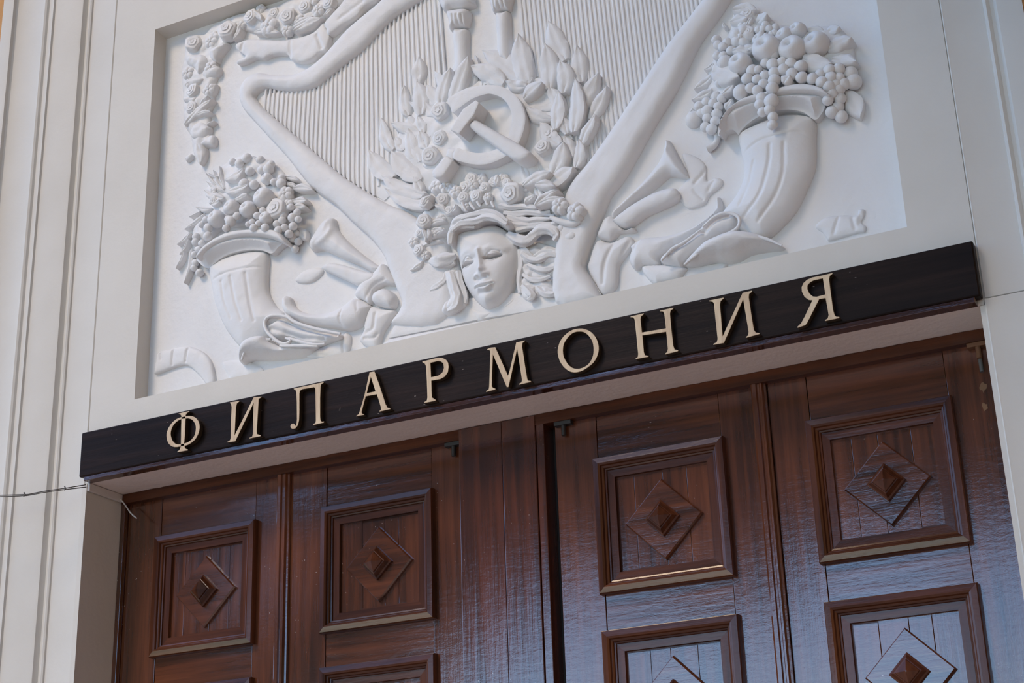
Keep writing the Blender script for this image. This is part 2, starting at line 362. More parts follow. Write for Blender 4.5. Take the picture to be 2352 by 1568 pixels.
# ------------------------------------------------------------------ sign
sg = empty('sign', (0, -0.02, 3.43)); tag(sg, 'long dark wooden sign board with cream raised Cyrillic letters above the doors', 'sign')
bo = box('board', -1.619, 1.622, -0.040, -0.001, 3.349, 3.5195, M_BOARD, sg, bevel=.005)
box('board_edge', -1.600, 1.605, -0.036, 0.004, 3.3335, 3.350, M_RED, sg, bevel=.002)['label'] = 'reddish brown batten under the board'
LET = [
 ('L1', [([(375,465),(480,440),(610,410),(612,425),(560,455),(535,500),(530,600),(520,900),(500,1110),(515,1200),(540,1230),(580,1240),(580,1260),(350,1300),(350,1285),(400,1250),(425,1180),(430,1000),(435,700),(440,520),(420,485),(380,475)], None),
         ([(430,545),(340,580),(240,660),(160,780),(120,900),(125,1000),(150,1090),(210,1160),(290,1190),(380,1185),(470,1170),(560,1150),(680,1080),(770,980),(820,860),(835,760),(820,660),(780,590),(720,540),(640,515),(540,520)],
          [(430,590),(340,640),(260,730),(215,850),(215,950),(250,1050),(300,1110),(360,1130),(430,1125),(510,1110),(620,1060),(710,960),(745,850),(750,740),(720,660),(670,600),(600,570),(530,575)])]),
 ('L1', [([(1485,225),(1690,190),(1692,205),(1640,250),(1622,330),(1590,935),(2005,110),(2175,100),(2170,115),(2110,150),(2105,250),(2085,600),(2070,850),(2080,910),(2155,935),(2150,955),(1910,1005),(1910,990),(1970,960),(1985,900),(1990,700),(2000,240),(1605,1065),(1430,1090),(1435,1075),(1490,1040),(1505,990),(1510,700),(1525,330),(1515,260),(1490,240)], None)]),
 ('L2', [([(230,490),(880,350),(880,365),(830,395),(815,450),(805,700),(805,1100),(815,1180),(840,1205),(890,1200),(885,1225),(650,1280),(650,1262),(700,1230),(710,1180),(705,800),(700,500),(675,462),(420,505),(370,540),(358,600),(358,1000),(350,1180),(320,1290),(270,1350),(210,1365),(170,1340),(160,1300),(180,1260),(220,1245),(255,1265),(275,1300),(295,1250),(302,1150),(300,800),(292,580),(270,520),(235,505)], None)]),
 ('L2', [([(1580,1090),(1585,1075),(1640,1040),(1760,640),(1870,140),(1975,120),(1990,150),(2100,460),(2220,830),(2260,905),(2320,915),(2318,935),(2085,990),(2085,972),(2120,950),(2115,890),(2030,615),(1790,660),(1700,1000),(1710,1030),(1755,1045),(1755,1058)], [(1812,590),(2000,552),(1900,240)])]),
 ('L3', [([(85,515),(380,440),(470,440),(550,475),(595,540),(605,620),(590,720),(530,810),(440,860),(265,890),(270,1100),(280,1220),(350,1265),(345,1285),(120,1330),(125,1310),(175,1275),(185,1220),(175,900),(155,600),(135,555),(88,530)], [(245,540),(260,820),(400,790),(480,730),(510,640),(500,560),(460,515),(390,505)])]),
 ('L3', [([(1360,270),(1430,240),(1520,232),(1770,790),(1800,700),(1930,140),(2100,100),(2100,115),(2055,150),(2050,230),(2100,560),(2150,860),(2170,890),(2222,895),(2222,915),(1985,968),(1985,950),(2030,925),(2045,880),(1950,270),(1780,1015),(1745,1015),(1475,380),(1460,700),(1455,1000),(1475,1030),(1525,1045),(1520,1065),(1340,1112),(1340,1095),(1390,1060),(1400,1000),(1410,700),(1418,320),(1405,290),(1365,285)], None)]),
 ('L4', [([(470,505),(580,515),(690,570),(770,660),(815,770),(828,880),(800,1000),(730,1120),(620,1210),(500,1275),(380,1295),(280,1265),(190,1190),(120,1080),(85,950),(95,830),(150,700),(240,600),(350,530)],
          [(470,560),(560,570),(650,640),(710,740),(732,850),(725,980),(680,1090),(610,1170),(520,1215),(430,1230),(340,1205),(260,1130),(200,1020),(182,900),(200,780),(260,680),(340,600),(400,570)])]),
 ('L4', [([(1395,288),(1635,230),(1638,245),(1590,285),(1580,340),(1605,575),(2035,500),(2005,240),(1985,200),(1925,195),(1930,182),(2170,128),(2170,145),(2120,185),(2110,240),(2140,560),(2170,820),(2195,880),(2258,895),(2255,912),(2025,970),(2025,952),(2060,925),(2070,870),(2040,565),(1612,628),(1640,930),(1660,985),(1725,995),(1720,1012),(1490,1055),(1492,1040),(1530,1015),(1535,960),(1500,600),(1470,340),(1450,305),(1398,302)], None)]),
 ('L5', [([(65,578),(305,530),(305,545),(255,590),(245,650),(290,1170),(620,450),(640,445),(780,412),(780,428),(730,470),(725,530),(770,830),(810,1070),(840,1110),(905,1120),(905,1135),(675,1200),(675,1185),(715,1155),(720,1100),(630,560),(310,1285),(135,1315),(135,1300),(190,1270),(205,1220),(165,850),(145,630),(125,600),(68,592)], None)]),
 ('L5', [([(2115,120),(2115,135),(2070,170),(2060,230),(2090,480),(2130,750),(2150,820),(2175,845),(2230,850),(2228,870),(1990,920),(1990,905),(2035,875),(2050,820),(2000,540),(1895,555),(1690,960),(1660,990),(1540,1032),(1525,1025),(1530,1015),(1590,960),(1650,850),(1780,575),(1720,570),(1650,520),(1605,430),(1600,360),(1630,290),(1690,235),(1780,195),(1950,160)], [(1955,212),(1995,478),(1850,515),(1790,510),(1730,460),(1700,390),(1700,330),(1740,280),(1800,245)])]),
]
LY = -0.060
def ring_smooth(p):
    q = []
    n = len(p)
    for i in range(n):
        a, b_, c, d = (np.array(p[(i+k-1) % n], float) for k in range(4))
        for t_ in (0, .5):
            q.append(tuple(.5*((2*b_) + (-a+c)*t_ + (2*a-5*b_+4*c-d)*t_*t_ + (-a+3*b_-3*c+d)*t_**3)))
    return q
def letter(code, shapes, label):
    V = []; F = []; MI = []
    for outer, hole in shapes:
        cu = bpy.data.curves.new('tmp', 'CURVE'); cu.dimensions = '2D'; cu.fill_mode = 'BOTH'
        cu.extrude = .0095; cu.bevel_depth = .0008; cu.bevel_resolution = 0; cu.offset = -.0008
        rings = [outer] + ([hole] if hole else [])
        if hole and len(hole) > 15: rings = [ring_smooth(r_) for r_ in rings]
        for rg in rings:
            sp = cu.splines.new('POLY'); sp.points.add(len(rg)-1); sp.use_cyclic_u = True
            for k, p in enumerate(rg):
                x, z = plane(code, p, LY); sp.points[k].co = (x, z, 0, 1)
        ob = bpy.data.objects.new('tmp', cu); COL.objects.link(ob)
        dg = bpy.context.evaluated_depsgraph_get(); me = bpy.data.meshes.new_from_object(ob.evaluated_get(dg))
        n = len(V)
        for v in me.vertices: V.append((v.co.x, LY + .0095 - v.co.z, v.co.y))
        for p in me.polygons:
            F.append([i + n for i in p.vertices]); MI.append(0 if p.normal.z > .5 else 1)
        bpy.data.objects.remove(ob); bpy.data.curves.remove(cu); bpy.data.meshes.remove(me)
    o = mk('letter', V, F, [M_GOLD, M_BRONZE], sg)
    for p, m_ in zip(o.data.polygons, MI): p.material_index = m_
    # two mounting pins behind the letter
    return o
for (c, sh), nm in zip(LET, ['first letter, a round one with a stem', 'second letter', 'third letter', 'fourth letter', 'fifth letter', 'sixth letter', 'seventh letter, a ring', 'eighth letter', 'ninth letter', 'last letter']):
    letter(c, sh, nm)['label'] = 'cream serif letter, ' + nm

# ------------------------------------------------------------------ tubes
def tube_mesh(path, rad, n=8, flat=1.0, caps=True):
    P_ = [Vector(p) for p in path]; v = []; f = []
    m_ = len(P_)
    for i, p in enumerate(P_):
        t_ = (P_[min(i+1, m_-1)] - P_[max(i-1, 0)]).normalized()
        a = t_.cross(Vector((0, 1, 0)))
        a = a.normalized() if a.length > 1e-4 else Vector((1, 0, 0))
        b_ = a.cross(t_).normalized()
        r_ = rad[i] if isinstance(rad, (list, tuple)) else rad
        for k in range(n):
            an = 6.28318*k/n
            v.append(p + a*(math.cos(an)*r_) + b_*(math.sin(an)*r_*flat))
    for i in range(m_-1):
        f += [(i*n+k, i*n+(k+1) % n, (i+1)*n+(k+1) % n, (i+1)*n+k) for k in range(n)]
    if caps: f += [list(range(n)), list(range((m_-1)*n, m_*n))]
    return [tuple(q) for q in v], f
def cat_path(pts, sub=5):
    P_ = [np.array(p, float) for p in pts]; P_ = [2*P_[0]-P_[1]] + P_ + [2*P_[-1]-P_[-2]]; o = []
    for i in range(1, len(P_)-2):
        a, b_, c, d = P_[i-1:i+3]
        for k in range(sub):
            t_ = k/sub; o.append(.5*((2*b_) + (-a+c)*t_ + (2*a-5*b_+4*c-d)*t_*t_ + (-a+3*b_-3*c+d)*t_**3))
    o.append(P_[-2]); return o

# ------------------------------------------------------------------ loose wiring at the left jamb
def wp(p, Y): x, z = plane('CB', p, Y); return (x, Y, z)
cb = empty('cable', wp((1020, 600), -.02)); tag(cb, 'thin twisted steel cable slung across the fluted moulding to the sign corner', 'cable')
c1 = cat_path([wp(p, y) for p, y in (((1030, 590), -.012), ((930, 606), -.05), ((780, 632), -.09), ((550, 665), -.14), ((340, 706), -.18), ((290, 708), -.19), ((0, 716), -.23), ((-300, 712), -.26), ((-900, 690), -.27), ((-1900, 640), -.2), ((-3200, 520), -.02))])
c2 = cat_path([wp(p, y) for p, y in (((1035, 618), -.012), ((930, 630), -.05), ((780, 648), -.09), ((550, 680), -.14), ((340, 718), -.18), ((290, 722), -.19), ((0, 734), -.23), ((-300, 722), -.26), ((-900, 695), -.27), ((-1900, 644), -.2), ((-3200, 524), -.02))])
for c in (c1, c2):
    v, f = tube_mesh(c, .0019, 6); mk('strand', v, f, M_WIRE, cb, 60)
for p, y in (((780, 638), -.09), ((292, 714), -.19)):
    v, f = tube_mesh([wp((p[0]-4, p[1]-30), y-.003), wp((p[0]+6, p[1]), y-.004), wp((p[0]-8, p[1]+14), y-.002)], .0028, 6); mk('tie', v, f, M_WIRE, cb, 60)
du = MB()
A_ = [wp((1020, 560), -.002), wp((1440, 765), YD - .03)]
x_, z_ = -1.608, SOF - .001
du.add([(x_, -.004, z_), (x_+.012, -.004, z_), (x_+.012, -.004, z_-.030), (x_, -.004, z_-.030), (x_, YD-.03, z_), (x_+.012, YD-.03, z_), (x_+.012, YD-.03, z_-.030), (x_, YD-.03, z_-.030)],
       [(0,1,2,3),(4,5,6,7),(0,1,5,4),(1,2,6,5),(2,3,7,6),(3,0,4,7)])
tag(du.build('cable_duct', M_DUCT, bevel=.003), 'short white plastic cable duct under the left end of the soffit', 'cable duct')
we = cat_path([(x_+.008, YD-.04, z_-.018), wp((1500, 830), YD-.05), wp((1570, 930), YD-.06), wp((1640, 992), YD-.065)])
v, f = tube_mesh(we, .0028, 6)
tag(mk('wire_end', v, f, M_DUCT, smooth=60), 'loose white wire end dangling in front of the left door corner', 'wire')
#RELIEF

# ------------------------------------------------------------------ relief tools
REL = empty('wall_relief', (0.0, YP, BOT))
tag(REL, 'large white plaster relief with lyre, horns of plenty, wreath and face above the sign', 'relief')
box('background', XL - .002, XR + .002, YP, YP + .08, BOT - .004, TOP + .004, M_REL, REL)
def smooth_ring(P_, sub=4):
    n = len(P_); q = []
    P_ = [np.array(p, float) for p in P_]
    for i in range(n):
        a, b_, c, d = P_[i-1], P_[i], P_[(i+1) % n], P_[(i+2) % n]
        for k in range(sub):
            t_ = k/sub; q.append(.5*((2*b_) + (-a+c)*t_ + (2*a-5*b_+4*c-d)*t_*t_ + (-a+3*b_-3*c+d)*t_**3))
    return np.array(q)
def seg_dist(X, Z, A, B):
    """distance of points to the segments A->B; also the nearest points"""
    dx, dz = B[:, 0]-A[:, 0], B[:, 1]-A[:, 1]
    L = dx*dx + dz*dz + 1e-12
    t_ = ((X[:, None]-A[None, :, 0])*dx + (Z[:, None]-A[None, :, 1])*dz)/L
    t_ = np.clip(t_, 0, 1)
    nx, nz = A[:, 0]+t_*dx, A[:, 1]+t_*dz
    d2 = (X[:, None]-nx)**2 + (Z[:, None]-nz)**2
    i = d2.argmin(1); r_ = np.arange(len(X))
    return np.sqrt(d2[r_, i]), nx[r_, i], nz[r_, i]
def inside(X, Z, ring):
    x0, z0 = ring[:, 0], ring[:, 1]; x1, z1 = np.roll(x0, -1), np.roll(z0, -1)
    c = ((z0[None] > Z[:, None]) != (z1[None] > Z[:, None]))
    with np.errstate(divide='ignore', invalid='ignore'):
        xi = (x1-x0)*(Z[:, None]-z0)/(z1-z0) + x0
    return (np.sum(c & (X[:, None] < xi), 1) % 2).astype(bool)
def fnoise(x, z, s, seed): return noise.noise(Vector((x*s, z*s, seed)))
SEED = [0]
def puff(name, code, pts, h, parent, edge=.25, rf=1.0, lift=0.0, th=None, cell=.006, creases=(), bumps=(), smooth=True, nz=.0012, tilt=(0, 0), func=None, prof='dome', ns_=28.0, floor=-.003):
    th = lift + h*.45 if th is None else th
    ring = np.array([plane(code, p, YP - th) for p in pts])
    ring = smooth_ring(ring) if smooth else ring
    return puff_ring(name, ring, h, parent, edge, rf, lift, cell, [([plane(code, p, YP - lift - h*.8) for p in c[0]], U(code, c[1]), c[2]) for c in creases],
                     [(plane(code, b_[:2], YP - lift - h*.8), U(code, b_[2]), b_[3]) for b_ in bumps], nz, tilt, func, prof, ns_, floor)
def puff_ring(name, ring, h, parent, edge, rf, lift, cell, creases=(), bumps=(), nz=.0012, tilt=(0, 0), func=None, prof='dome', ns_=28.0, floor=-.003):
    SEED[0] += 1; seed = SEED[0]*3.7
    cell = cell*.66 if cell < .0075 else cell
    lo, hi = ring.min(0), ring.max(0)
    nx, nzc = max(3, int((hi[0]-lo[0])/cell)), max(3, int((hi[1]-lo[1])/cell))
    gx = np.linspace(lo[0], hi[0], nx+1); gz = np.linspace(lo[1], hi[1], nzc+1)
    cx, cz = (gx[:-1]+gx[1:])/2, (gz[:-1]+gz[1:])/2
    CXm, CZm = np.meshgrid(cx, cz, indexing='ij')
    keep = inside(CXm.ravel(), CZm.ravel(), ring).reshape(nx, nzc)
    cnt = np.zeros((nx+1, nzc+1), int)
    for a in (0, 1):
        for b_ in (0, 1): cnt[a:nx+a, b_:nzc+b_] += keep
    GX, GZ = np.meshgrid(gx, gz, indexing='ij')
    used = cnt > 0; bnd = used & (cnt < 4)
    X, Z = GX[used].copy(), GZ[used].copy()
    if len(X) == 0: return None
    A, B = ring, np.roll(ring, -1, 0)
    d, qx, qz = seg_dist(X, Z, A, B)
    bm_ = bnd[used]
    X[bm_], Z[bm_] = qx[bm_], qz[bm_]; d[bm_] = 0
    md = d.max()*rf + 1e-6
    t_ = np.clip(d/md, 0, 1)
    if prof == 'dome': s_ = np.sqrt(np.maximum(0, 1-(1-t_)**2))
    elif prof == 'lin': s_ = t_
    else: s_ = t_*t_*(3-2*t_)
    H = lift + h*(edge + (1-edge)*s_)
    c0 = ring.mean(0)
    H += (X-c0[0])*tilt[0] + (Z-c0[1])*tilt[1]
    for pl, wd, dp in creases:
        pl = np.array(cat_path(pl, 4)); dd, _, _ = seg_dist(X, Z, pl[:-1], pl[1:])
        H -= dp*np.exp(-(dd/wd)**2)*np.clip(t_*3, 0, 1)
    for (bx, bz), rd, bh in bumps:
        H += bh*np.exp(-((X-bx)**2+(Z-bz)**2)/(rd*rd))
    if func is not None: H = func(X, Z, H, t_)
    if nz: H += nz*np.array([fnoise(x, z, ns_, seed) for x, z in zip(X, Z)])*np.clip(t_*4, .3, 1)
    idx = -np.ones((nx+1, nzc+1), int); idx[used] = np.arange(len(X))
    V = [(x, YP - hh, z) for x, z, hh in zip(X, Z, H)]
    F = []
    from collections import defaultdict
    ec = {}
    for i, j in zip(*np.nonzero(keep)):
        q = (idx[i, j], idx[i+1, j], idx[i+1, j+1], idx[i, j+1]); F.append(q)
        for k in range(4):
            e = (q[k], q[(k+1) % 4]); ec[e] = 1
    sk = {}
    for (a, b_) in list(ec):
        if (b_, a) not in ec:
            for u in (a, b_):
                if u not in sk: sk[u] = len(V); V.append((X[u], YP - floor, Z[u]))
            F.append((a, sk[a], sk[b_], b_))
    return mk(name, V, F, M_REL, parent, 48)
def relpt(code, p, h): x, z = plane(code, p, YP - h); return (x, YP - h, z)
def rtube(name, code, pts, rads, parent, h=.02, flat=1.0, n=10, hs=None, strands=0):
    pp = [relpt(code, p, hs[i] if hs else h) for i, p in enumerate(pts)]
    rr = [U(code, r_) for r_ in (rads if isinstance(rads, (list, tuple)) else [rads]*len(pts))]
    q = cat_path([(*p, r_) for p, r_ in zip(pp, rr)], 4)
    v, f = tube_mesh([a[:3] for a in q], [max(.0008, float(a[3])) for a in q], n, flat)
    if strands:
        SEED[0] += 1
        for i, a in enumerate(q):
            c_ = np.array(a[:3], float)
            for k in range(n):
                g = 1 + .17*math.cos(strands*6.28318*k/n + i*.33 + SEED[0]) + .10*fnoise(i*.5, k*.3, 1.0, SEED[0]*.7)
                v[i*n+k] = tuple(c_ + (np.array(v[i*n+k])-c_)*g)
    return mk(name, v, f, M_REL, parent, 60)
def leaf(name, code, p0, p1, wdt, parent, lift=.02, lift1=None, bend=0.0, h=.012, rib=.005, curl=None, nl=14, nw=8, th=None):
    lift1 = lift if lift1 is None else lift1
    th = (lift+lift1)/2 + h*.5 if th is None else th
    lift, lift1 = lift*1.15, lift1*1.15
    a = np.array(plane(code, p0, YP - th)); b_ = np.array(plane(code, p1, YP - th)); w_ = U(code, wdt)/2*1.05
    d = b_-a; L = np.hypot(*d); d /= L; nrm = np.array([-d[1], d[0]])
    SEED[0] += 1; sd = SEED[0]*1.3
    curl = RB.choice((-1, 1, 1))*RB.uniform(.002, .007)*min(1, w_/.02) if curl is None else curl
    V = []; F = []
    for i in range(nl+1):
        s_ = i/nl
        wid = w_*1.10*(math.sin(math.pi*(.10 + .88*s_**.9))**.72)*(1 if s_ < .82 else (1-((s_-.82)/.18)**2*.75))*(1+.16*fnoise(s_*1.4, SEED[0]*.37, 4, sd))
        c = a + d*L*s_ + nrm*bend*L*math.sin(math.pi*s_)
        for j in range(nw+1):
            u = -1 + 2*j/nw
            p = c + nrm*wid*u
            hh = lift + (lift1-lift)*s_ + h*math.sqrt(max(0, 1-u*u*.92)) - rib*math.exp(-(u/.16)**2)*(1-s_*.6) + curl*u*abs(u) + .0032*fnoise(p[0], p[1], 45, sd) + .0022*math.sin(s_*9 + sd)*u
            V.append((p[0], YP - hh, p[1]))
    def ix(i, j): return i*(nw+1)+j
    for i in range(nl):
        for j in range(nw): F.append((ix(i, j), ix(i+1, j), ix(i+1, j+1), ix(i, j+1)))
    bd = [ix(i, 0) for i in range(nl+1)] + [ix(nl, j) for j in range(1, nw+1)] + [ix(i, nw) for i in range(nl-1, -1, -1)] + [ix(0, j) for j in range(nw-1, 0, -1)]
    n0 = len(V)
    for k in bd: V.append((V[k][0], YP + .003, V[k][2]))
    for k in range(len(bd)): F.append((bd[k], bd[(k+1) % len(bd)], n0 + (k+1) % len(bd), n0+k))
    return mk(name, V, F, M_REL, parent, 60)
RB = random.Random(11)
# shared meshes: berry, apple, two blossoms
def berry_mesh():
    bm = bmesh.new(); bmesh.ops.create_icosphere(bm, subdivisions=3, radius=1)
    for v in bm.verts: v.co *= 1 + .05*noise.noise(v.co*1.6)
    me = bpy.data.meshes.new('berry'); bm.to_mesh(me); bm.free()
    for p in me.polygons: p.use_smooth = True
    me.materials.append(M_REL); return me
def apple_mesh():
    v = []; f = []; n = 24
    prof_ = [(.02, .40), (.07, .44), (.14, .62), (.24, .82), (.38, .93), (.55, .95), (.76, .80), (.92, .50), (1.0, .12), (1.0, -.2), (.93, -.55), (.8, -.9)]
    for r_, y in prof_:
        for k in range(n):
            a = 6.28318*k/n; q = 1 + .04*math.sin(2*a+1) + .025*math.sin(5*a)
            v.append((r_*q*math.cos(a), -y, r_*q*math.sin(a)))
    for i in range(len(prof_)-1): f += [(i*n+k, i*n+(k+1) % n, (i+1)*n+(k+1) % n, (i+1)*n+k) for k in range(n)]
    f.append(list(range(n)))
    me = bpy.data.meshes.new('apple'); me.from_pydata(v, [], f)
    for p in me.polygons: p.use_smooth = True
    me.materials.append(M_REL); return me
def bloom_mesh(kind):
    v = []; f = []; nr, nt = 16, 48
    for i in range(nr+1):
        r_ = i/nr
        for k in range(nt):
            a = 6.28318*k/nt
            if kind == 'rose':
                q = 1 + .05*math.sin(5*a+.6) + .03*math.sin(3*a)
                ph = (a/6.28318 + r_*2.9) % 1.0
                y = .85*math.sqrt(max(0, 1-(r_*.93)**2)) + .17*(ph**1.4) - .08
                if r_ < .16: y = .85
            else:
                lob = abs(math.cos(2.5*a)); q = .78 + .26*lob**.6
                y = .42*math.sin(math.pi*min(1, r_*1.05))**.7*(.55+.45*lob) + .12
                if r_ < .22: y = .48 + .2*(1-(r_/.22)**2)
            v.append((r_*q*math.cos(a), -y, r_*q*math.sin(a)))
    for i in range(nr): f += [(i*nt+k, i*nt+(k+1) % nt, (i+1)*nt+(k+1) % nt, (i+1)*nt+k) for k in range(nt)]
    n0 = len(v)
    for k in range(nt): v.append((v[nr*nt+k][0], 1.2, v[nr*nt+k][2]))
    f += [(nr*nt+k, nr*nt+(k+1) % nt, n0+(k+1) % nt, n0+k) for k in range(nt)]
    me = bpy.data.meshes.new('bloom'); me.from_pydata(v, [], f)
    bm = bmesh.new(); bm.from_mesh(me); bmesh.ops.remove_doubles(bm, verts=bm.verts, dist=1e-5); bmesh.ops.recalc_face_normals(bm, faces=bm.faces); bm.to_mesh(me); bm.free()
    for p in me.polygons: p.use_smooth = True
    me.set_sharp_from_angle(angle=math.radians(55)); me.materials.append(M_REL); return me
MEB, MEA, MER, MEF = berry_mesh(), apple_mesh(), bloom_mesh('rose'), bloom_mesh('five')
def berry(code, x, y, r_, parent, h=.05, ry=None, name='grape', sc=1.14):
    rr = U(code, r_)*sc; rz = U(code, ry or r_)*sc
    return place(name, MEB, relpt(code, (x, y), h), parent, (RB.uniform(0, 3), 0, 0) if not ry else None, (rr, min(rr, rz)*.92, rz))
def apple(code, x, y, r_, parent, h=.05, tilt=(.35, -.35), name='apple'):
    rr = U(code, r_)*1.05
    return place(name, MEA, relpt(code, (x, y), h), parent, (-tilt[0], RB.uniform(-.5, .5), tilt[1]), (rr, rr*.85, rr))
def bloom(code, x, y, r_, parent, h=.03, kind='rose', hy=.6, name='flower'):
    rr = U(code, r_)*1.06
    return place(name, MER if kind == 'rose' else MEF, relpt(code, (x, y), h), parent, (RB.uniform(-.2, .2), RB.uniform(0, 6.28), RB.uniform(-.2, .2)), (rr, rr*hy, rr))

# ------------------------------------------------------------------ lyre: two arms, strings, columns
arm_l = puff('lyre_arm', 'P', [(960,-60),(905,-22),(860,18),(808,61),(783,87),(739,135),(706,160),(675,172),(630,173),(599,168),(573,176),(558,194),(552,214),(554,237),(564,256),(583,277),(617,314),(655,355),(688,397),(721,435),(772,473),(810,510),(851,547),(880,584),(894,618),(910,659),(924,697),(918,716),(905,748),(1030,730),(1030,560),(965,505),(930,484),(884,465),(800,414),(757,380),(681,314),(612,255),(594,235),(586,221),(600,207),(619,202),(642,207),(681,209),(727,199),(757,176),(795,145),(834,115),(872,74),(910,38),(969,0),(1010,-30)],
             .036, REL, edge=.3, rf=.34, th=.012, cell=.0062, nz=.0022, ns_=14)
arm_r = puff('lyre_arm', 'P', [(1650,-40),(1619,0),(1575,57),(1530,115),(1448,240),(1400,312),(1351,380),(1315,424),(1296,470),(1280,560),(1280,700),(1392,690),(1384,682),(1366,650),(1346,618),(1348,598),(1364,547),(1387,488),(1402,452),(1440,400),(1504,288),(1555,204),(1606,102),(1640,55),(1677,0),(1700,-40)],
             .046, REL, edge=.3, rf=.5, th=.012, cell=.0062, nz=.0022, ns_=14)
sp_l = puff('string_field', 'P', [(600,222),(640,212),(730,205),(800,150),(870,84),(960,16),(1010,-25),(1012,60),(1015,180),(985,240),(930,330),(905,440),(884,462),(800,412),(757,378),(681,312),(612,253)], .006, REL, edge=.6, rf=.1, smooth=False, cell=.012, th=.0, nz=0)
sp_r = puff('string_field', 'P', [(1186,-30),(1640,-30),(1575,57),(1448,240),(1400,312),(1351,380),(1320,420),(1270,420),(1240,250),(1200,150)], .006, REL, edge=.6, rf=.1, smooth=False, cell=.012, th=.0, nz=0)
RS = random.Random(5)
def string(x, y0, x1, y1, parent, rad=3.9):
    n = max(3, int(abs(y1-y0)/45)); pp = []
    for k in range(n+1):
        t_ = k/n; q = plane('P', (x + (x1-x)*t_ + RS.uniform(-.55, .55), y0 + (y1-y0)*t_), YP - .008)
        pp.append((q[0], YP - .0055, q[1]))
    v, f = tube_mesh(pp, [rad/660*RS.uniform(.92, 1.08) for _ in pp], 7, 1.0); mk('string', v, f, M_REL, parent, 70)
Ux = [600,619,642,681,727,757,795,834,872,910,969,1010,1030]; Uy = [212,204,209,211,201,178,147,117,76,40,2,-28,-45]
Lx = [600,612,681,757,800,884,930,1100]; Ly = [243,255,314,380,414,465,490,560]
x = 611.0
while x < 1008:
    y0 = np.interp(x, Ux, Uy) - 3; sl_ = -.09 + (x-612)/396*.165
    y1 = y0 + 10
    while y1 < np.interp(x + sl_*(y1-y0), Lx, Ly) + 3 and y1 < 345 + max(0, (905-x))*2: y1 += 4
    string(x, y0, x + sl_*(y1-y0), y1, sp_l); x += 10.15
Rx, Ry = [1300,1315,1351,1400,1448,1530,1575,1619,1650], [460,424,380,312,240,115,57,0,-40]
x = 1192.0
while x < 1632:
    sl_ = .095 + (x-1192)/440*.045; y0 = -30; y1 = 0
    while y1 < np.interp(x + sl_*(y1-y0), Rx, Ry) + 4 and y1 < 380: y1 += 4
    if x < 1300: y1 = min(y1, 130 + (x-1192)*2.2)
    string(x, y0, x + sl_*(y1-y0), y1, sp_r); x += 10.6
for sh, ca, bu in (([(553,280),(620,262),(690,270),(692,420),(695,600),(640,660),(575,700),(560,480)], [(498,115),(560,95),(640,85),(692,92),(705,130),(690,200),(672,240),(600,250),(540,278),(520,262),(518,210)], [(428,-40),(720,-60),(735,0),(745,45),(690,72),(640,86),(560,92),(500,112),(470,100),(440,50)]),
                   ([(938,130),(1000,112),(1062,112),(1072,300),(1078,560),(1000,560),(955,520),(945,320)], [(868,-40),(1075,-60),(1068,40),(1055,88),(1000,95),(930,122),(908,100),(885,20)], [(850,-220),(1090,-230),(1090,-70),(870,-50)])):
    sx = (min(p[0] for p in sh) + max(p[0] for p in sh))/2
    c_ = puff('column', 'C', sh, .034, REL, edge=.1, th=.012, cell=.0055)
    puff('capital', 'C', ca, .050, c_, edge=.3, th=.02, cell=.005, creases=[([(x_+ca[0][0], ca[0][1]+20), (x_+ca[0][0]+8, ca[0][1]+130)], 9, .007) for x_ in (50, 90, 130, 165)])
    puff('column_top', 'C', bu, .052, c_, edge=.2, th=.02, cell=.006)

# ------------------------------------------------------------------ emblem: sickle and hammer
sic = puff('sickle', 'C', [(500,893),(560,850),(640,806),(720,780),(850,765),(980,775),(1090,840),(1160,920),(1200,1040),(1190,1150),(1145,1280),(1080,1360),(1010,1412),(880,1470),(760,1480),(650,1460),(550,1420),(580,1330),(650,1350),(750,1375),(850,1370),(930,1345),(1000,1290),(1050,1220),(1072,1130),(1080,1040),(1050,950),(990,880),(900,845),(830,850),(720,890),(620,960),(548,1012),(525,960)],
           .068, REL, edge=.975, rf=.5, th=.067, cell=.0045, nz=.0006)
puff('ferrule', 'WL', [(700,1040),(780,1045),(745,1145),(680,1110)], .062, sic, edge=.9, th=.062, cell=.004, smooth=False)
puff('handle', 'WL', [(680,1110),(745,1145),(740,1172),(700,1240),(660,1288),(620,1302),(590,1296),(570,1265),(570,1235),(620,1178)], .073, sic, edge=.9, rf=.6, th=.07, cell=.004)
ham = puff('hammer_head', 'C', [(525,1165),(605,1202),(740,1030),(785,925),(755,903),(640,985)], .100, REL, edge=.985, rf=.15, th=.098, cell=.004, smooth=False, nz=.0006)
puff('hammer_handle', 'C', [(700,1108),(722,1088),(752,1076),(830,1118),(960,1190),(1130,1286),(1225,1350),(1243,1375),(1225,1412),(1165,1440),(1100,1432),(1010,1372),(860,1262),(720,1162),(697,1130)], .092, ham, edge=.88, rf=.8, th=.088, cell=.0045, nz=.0006)

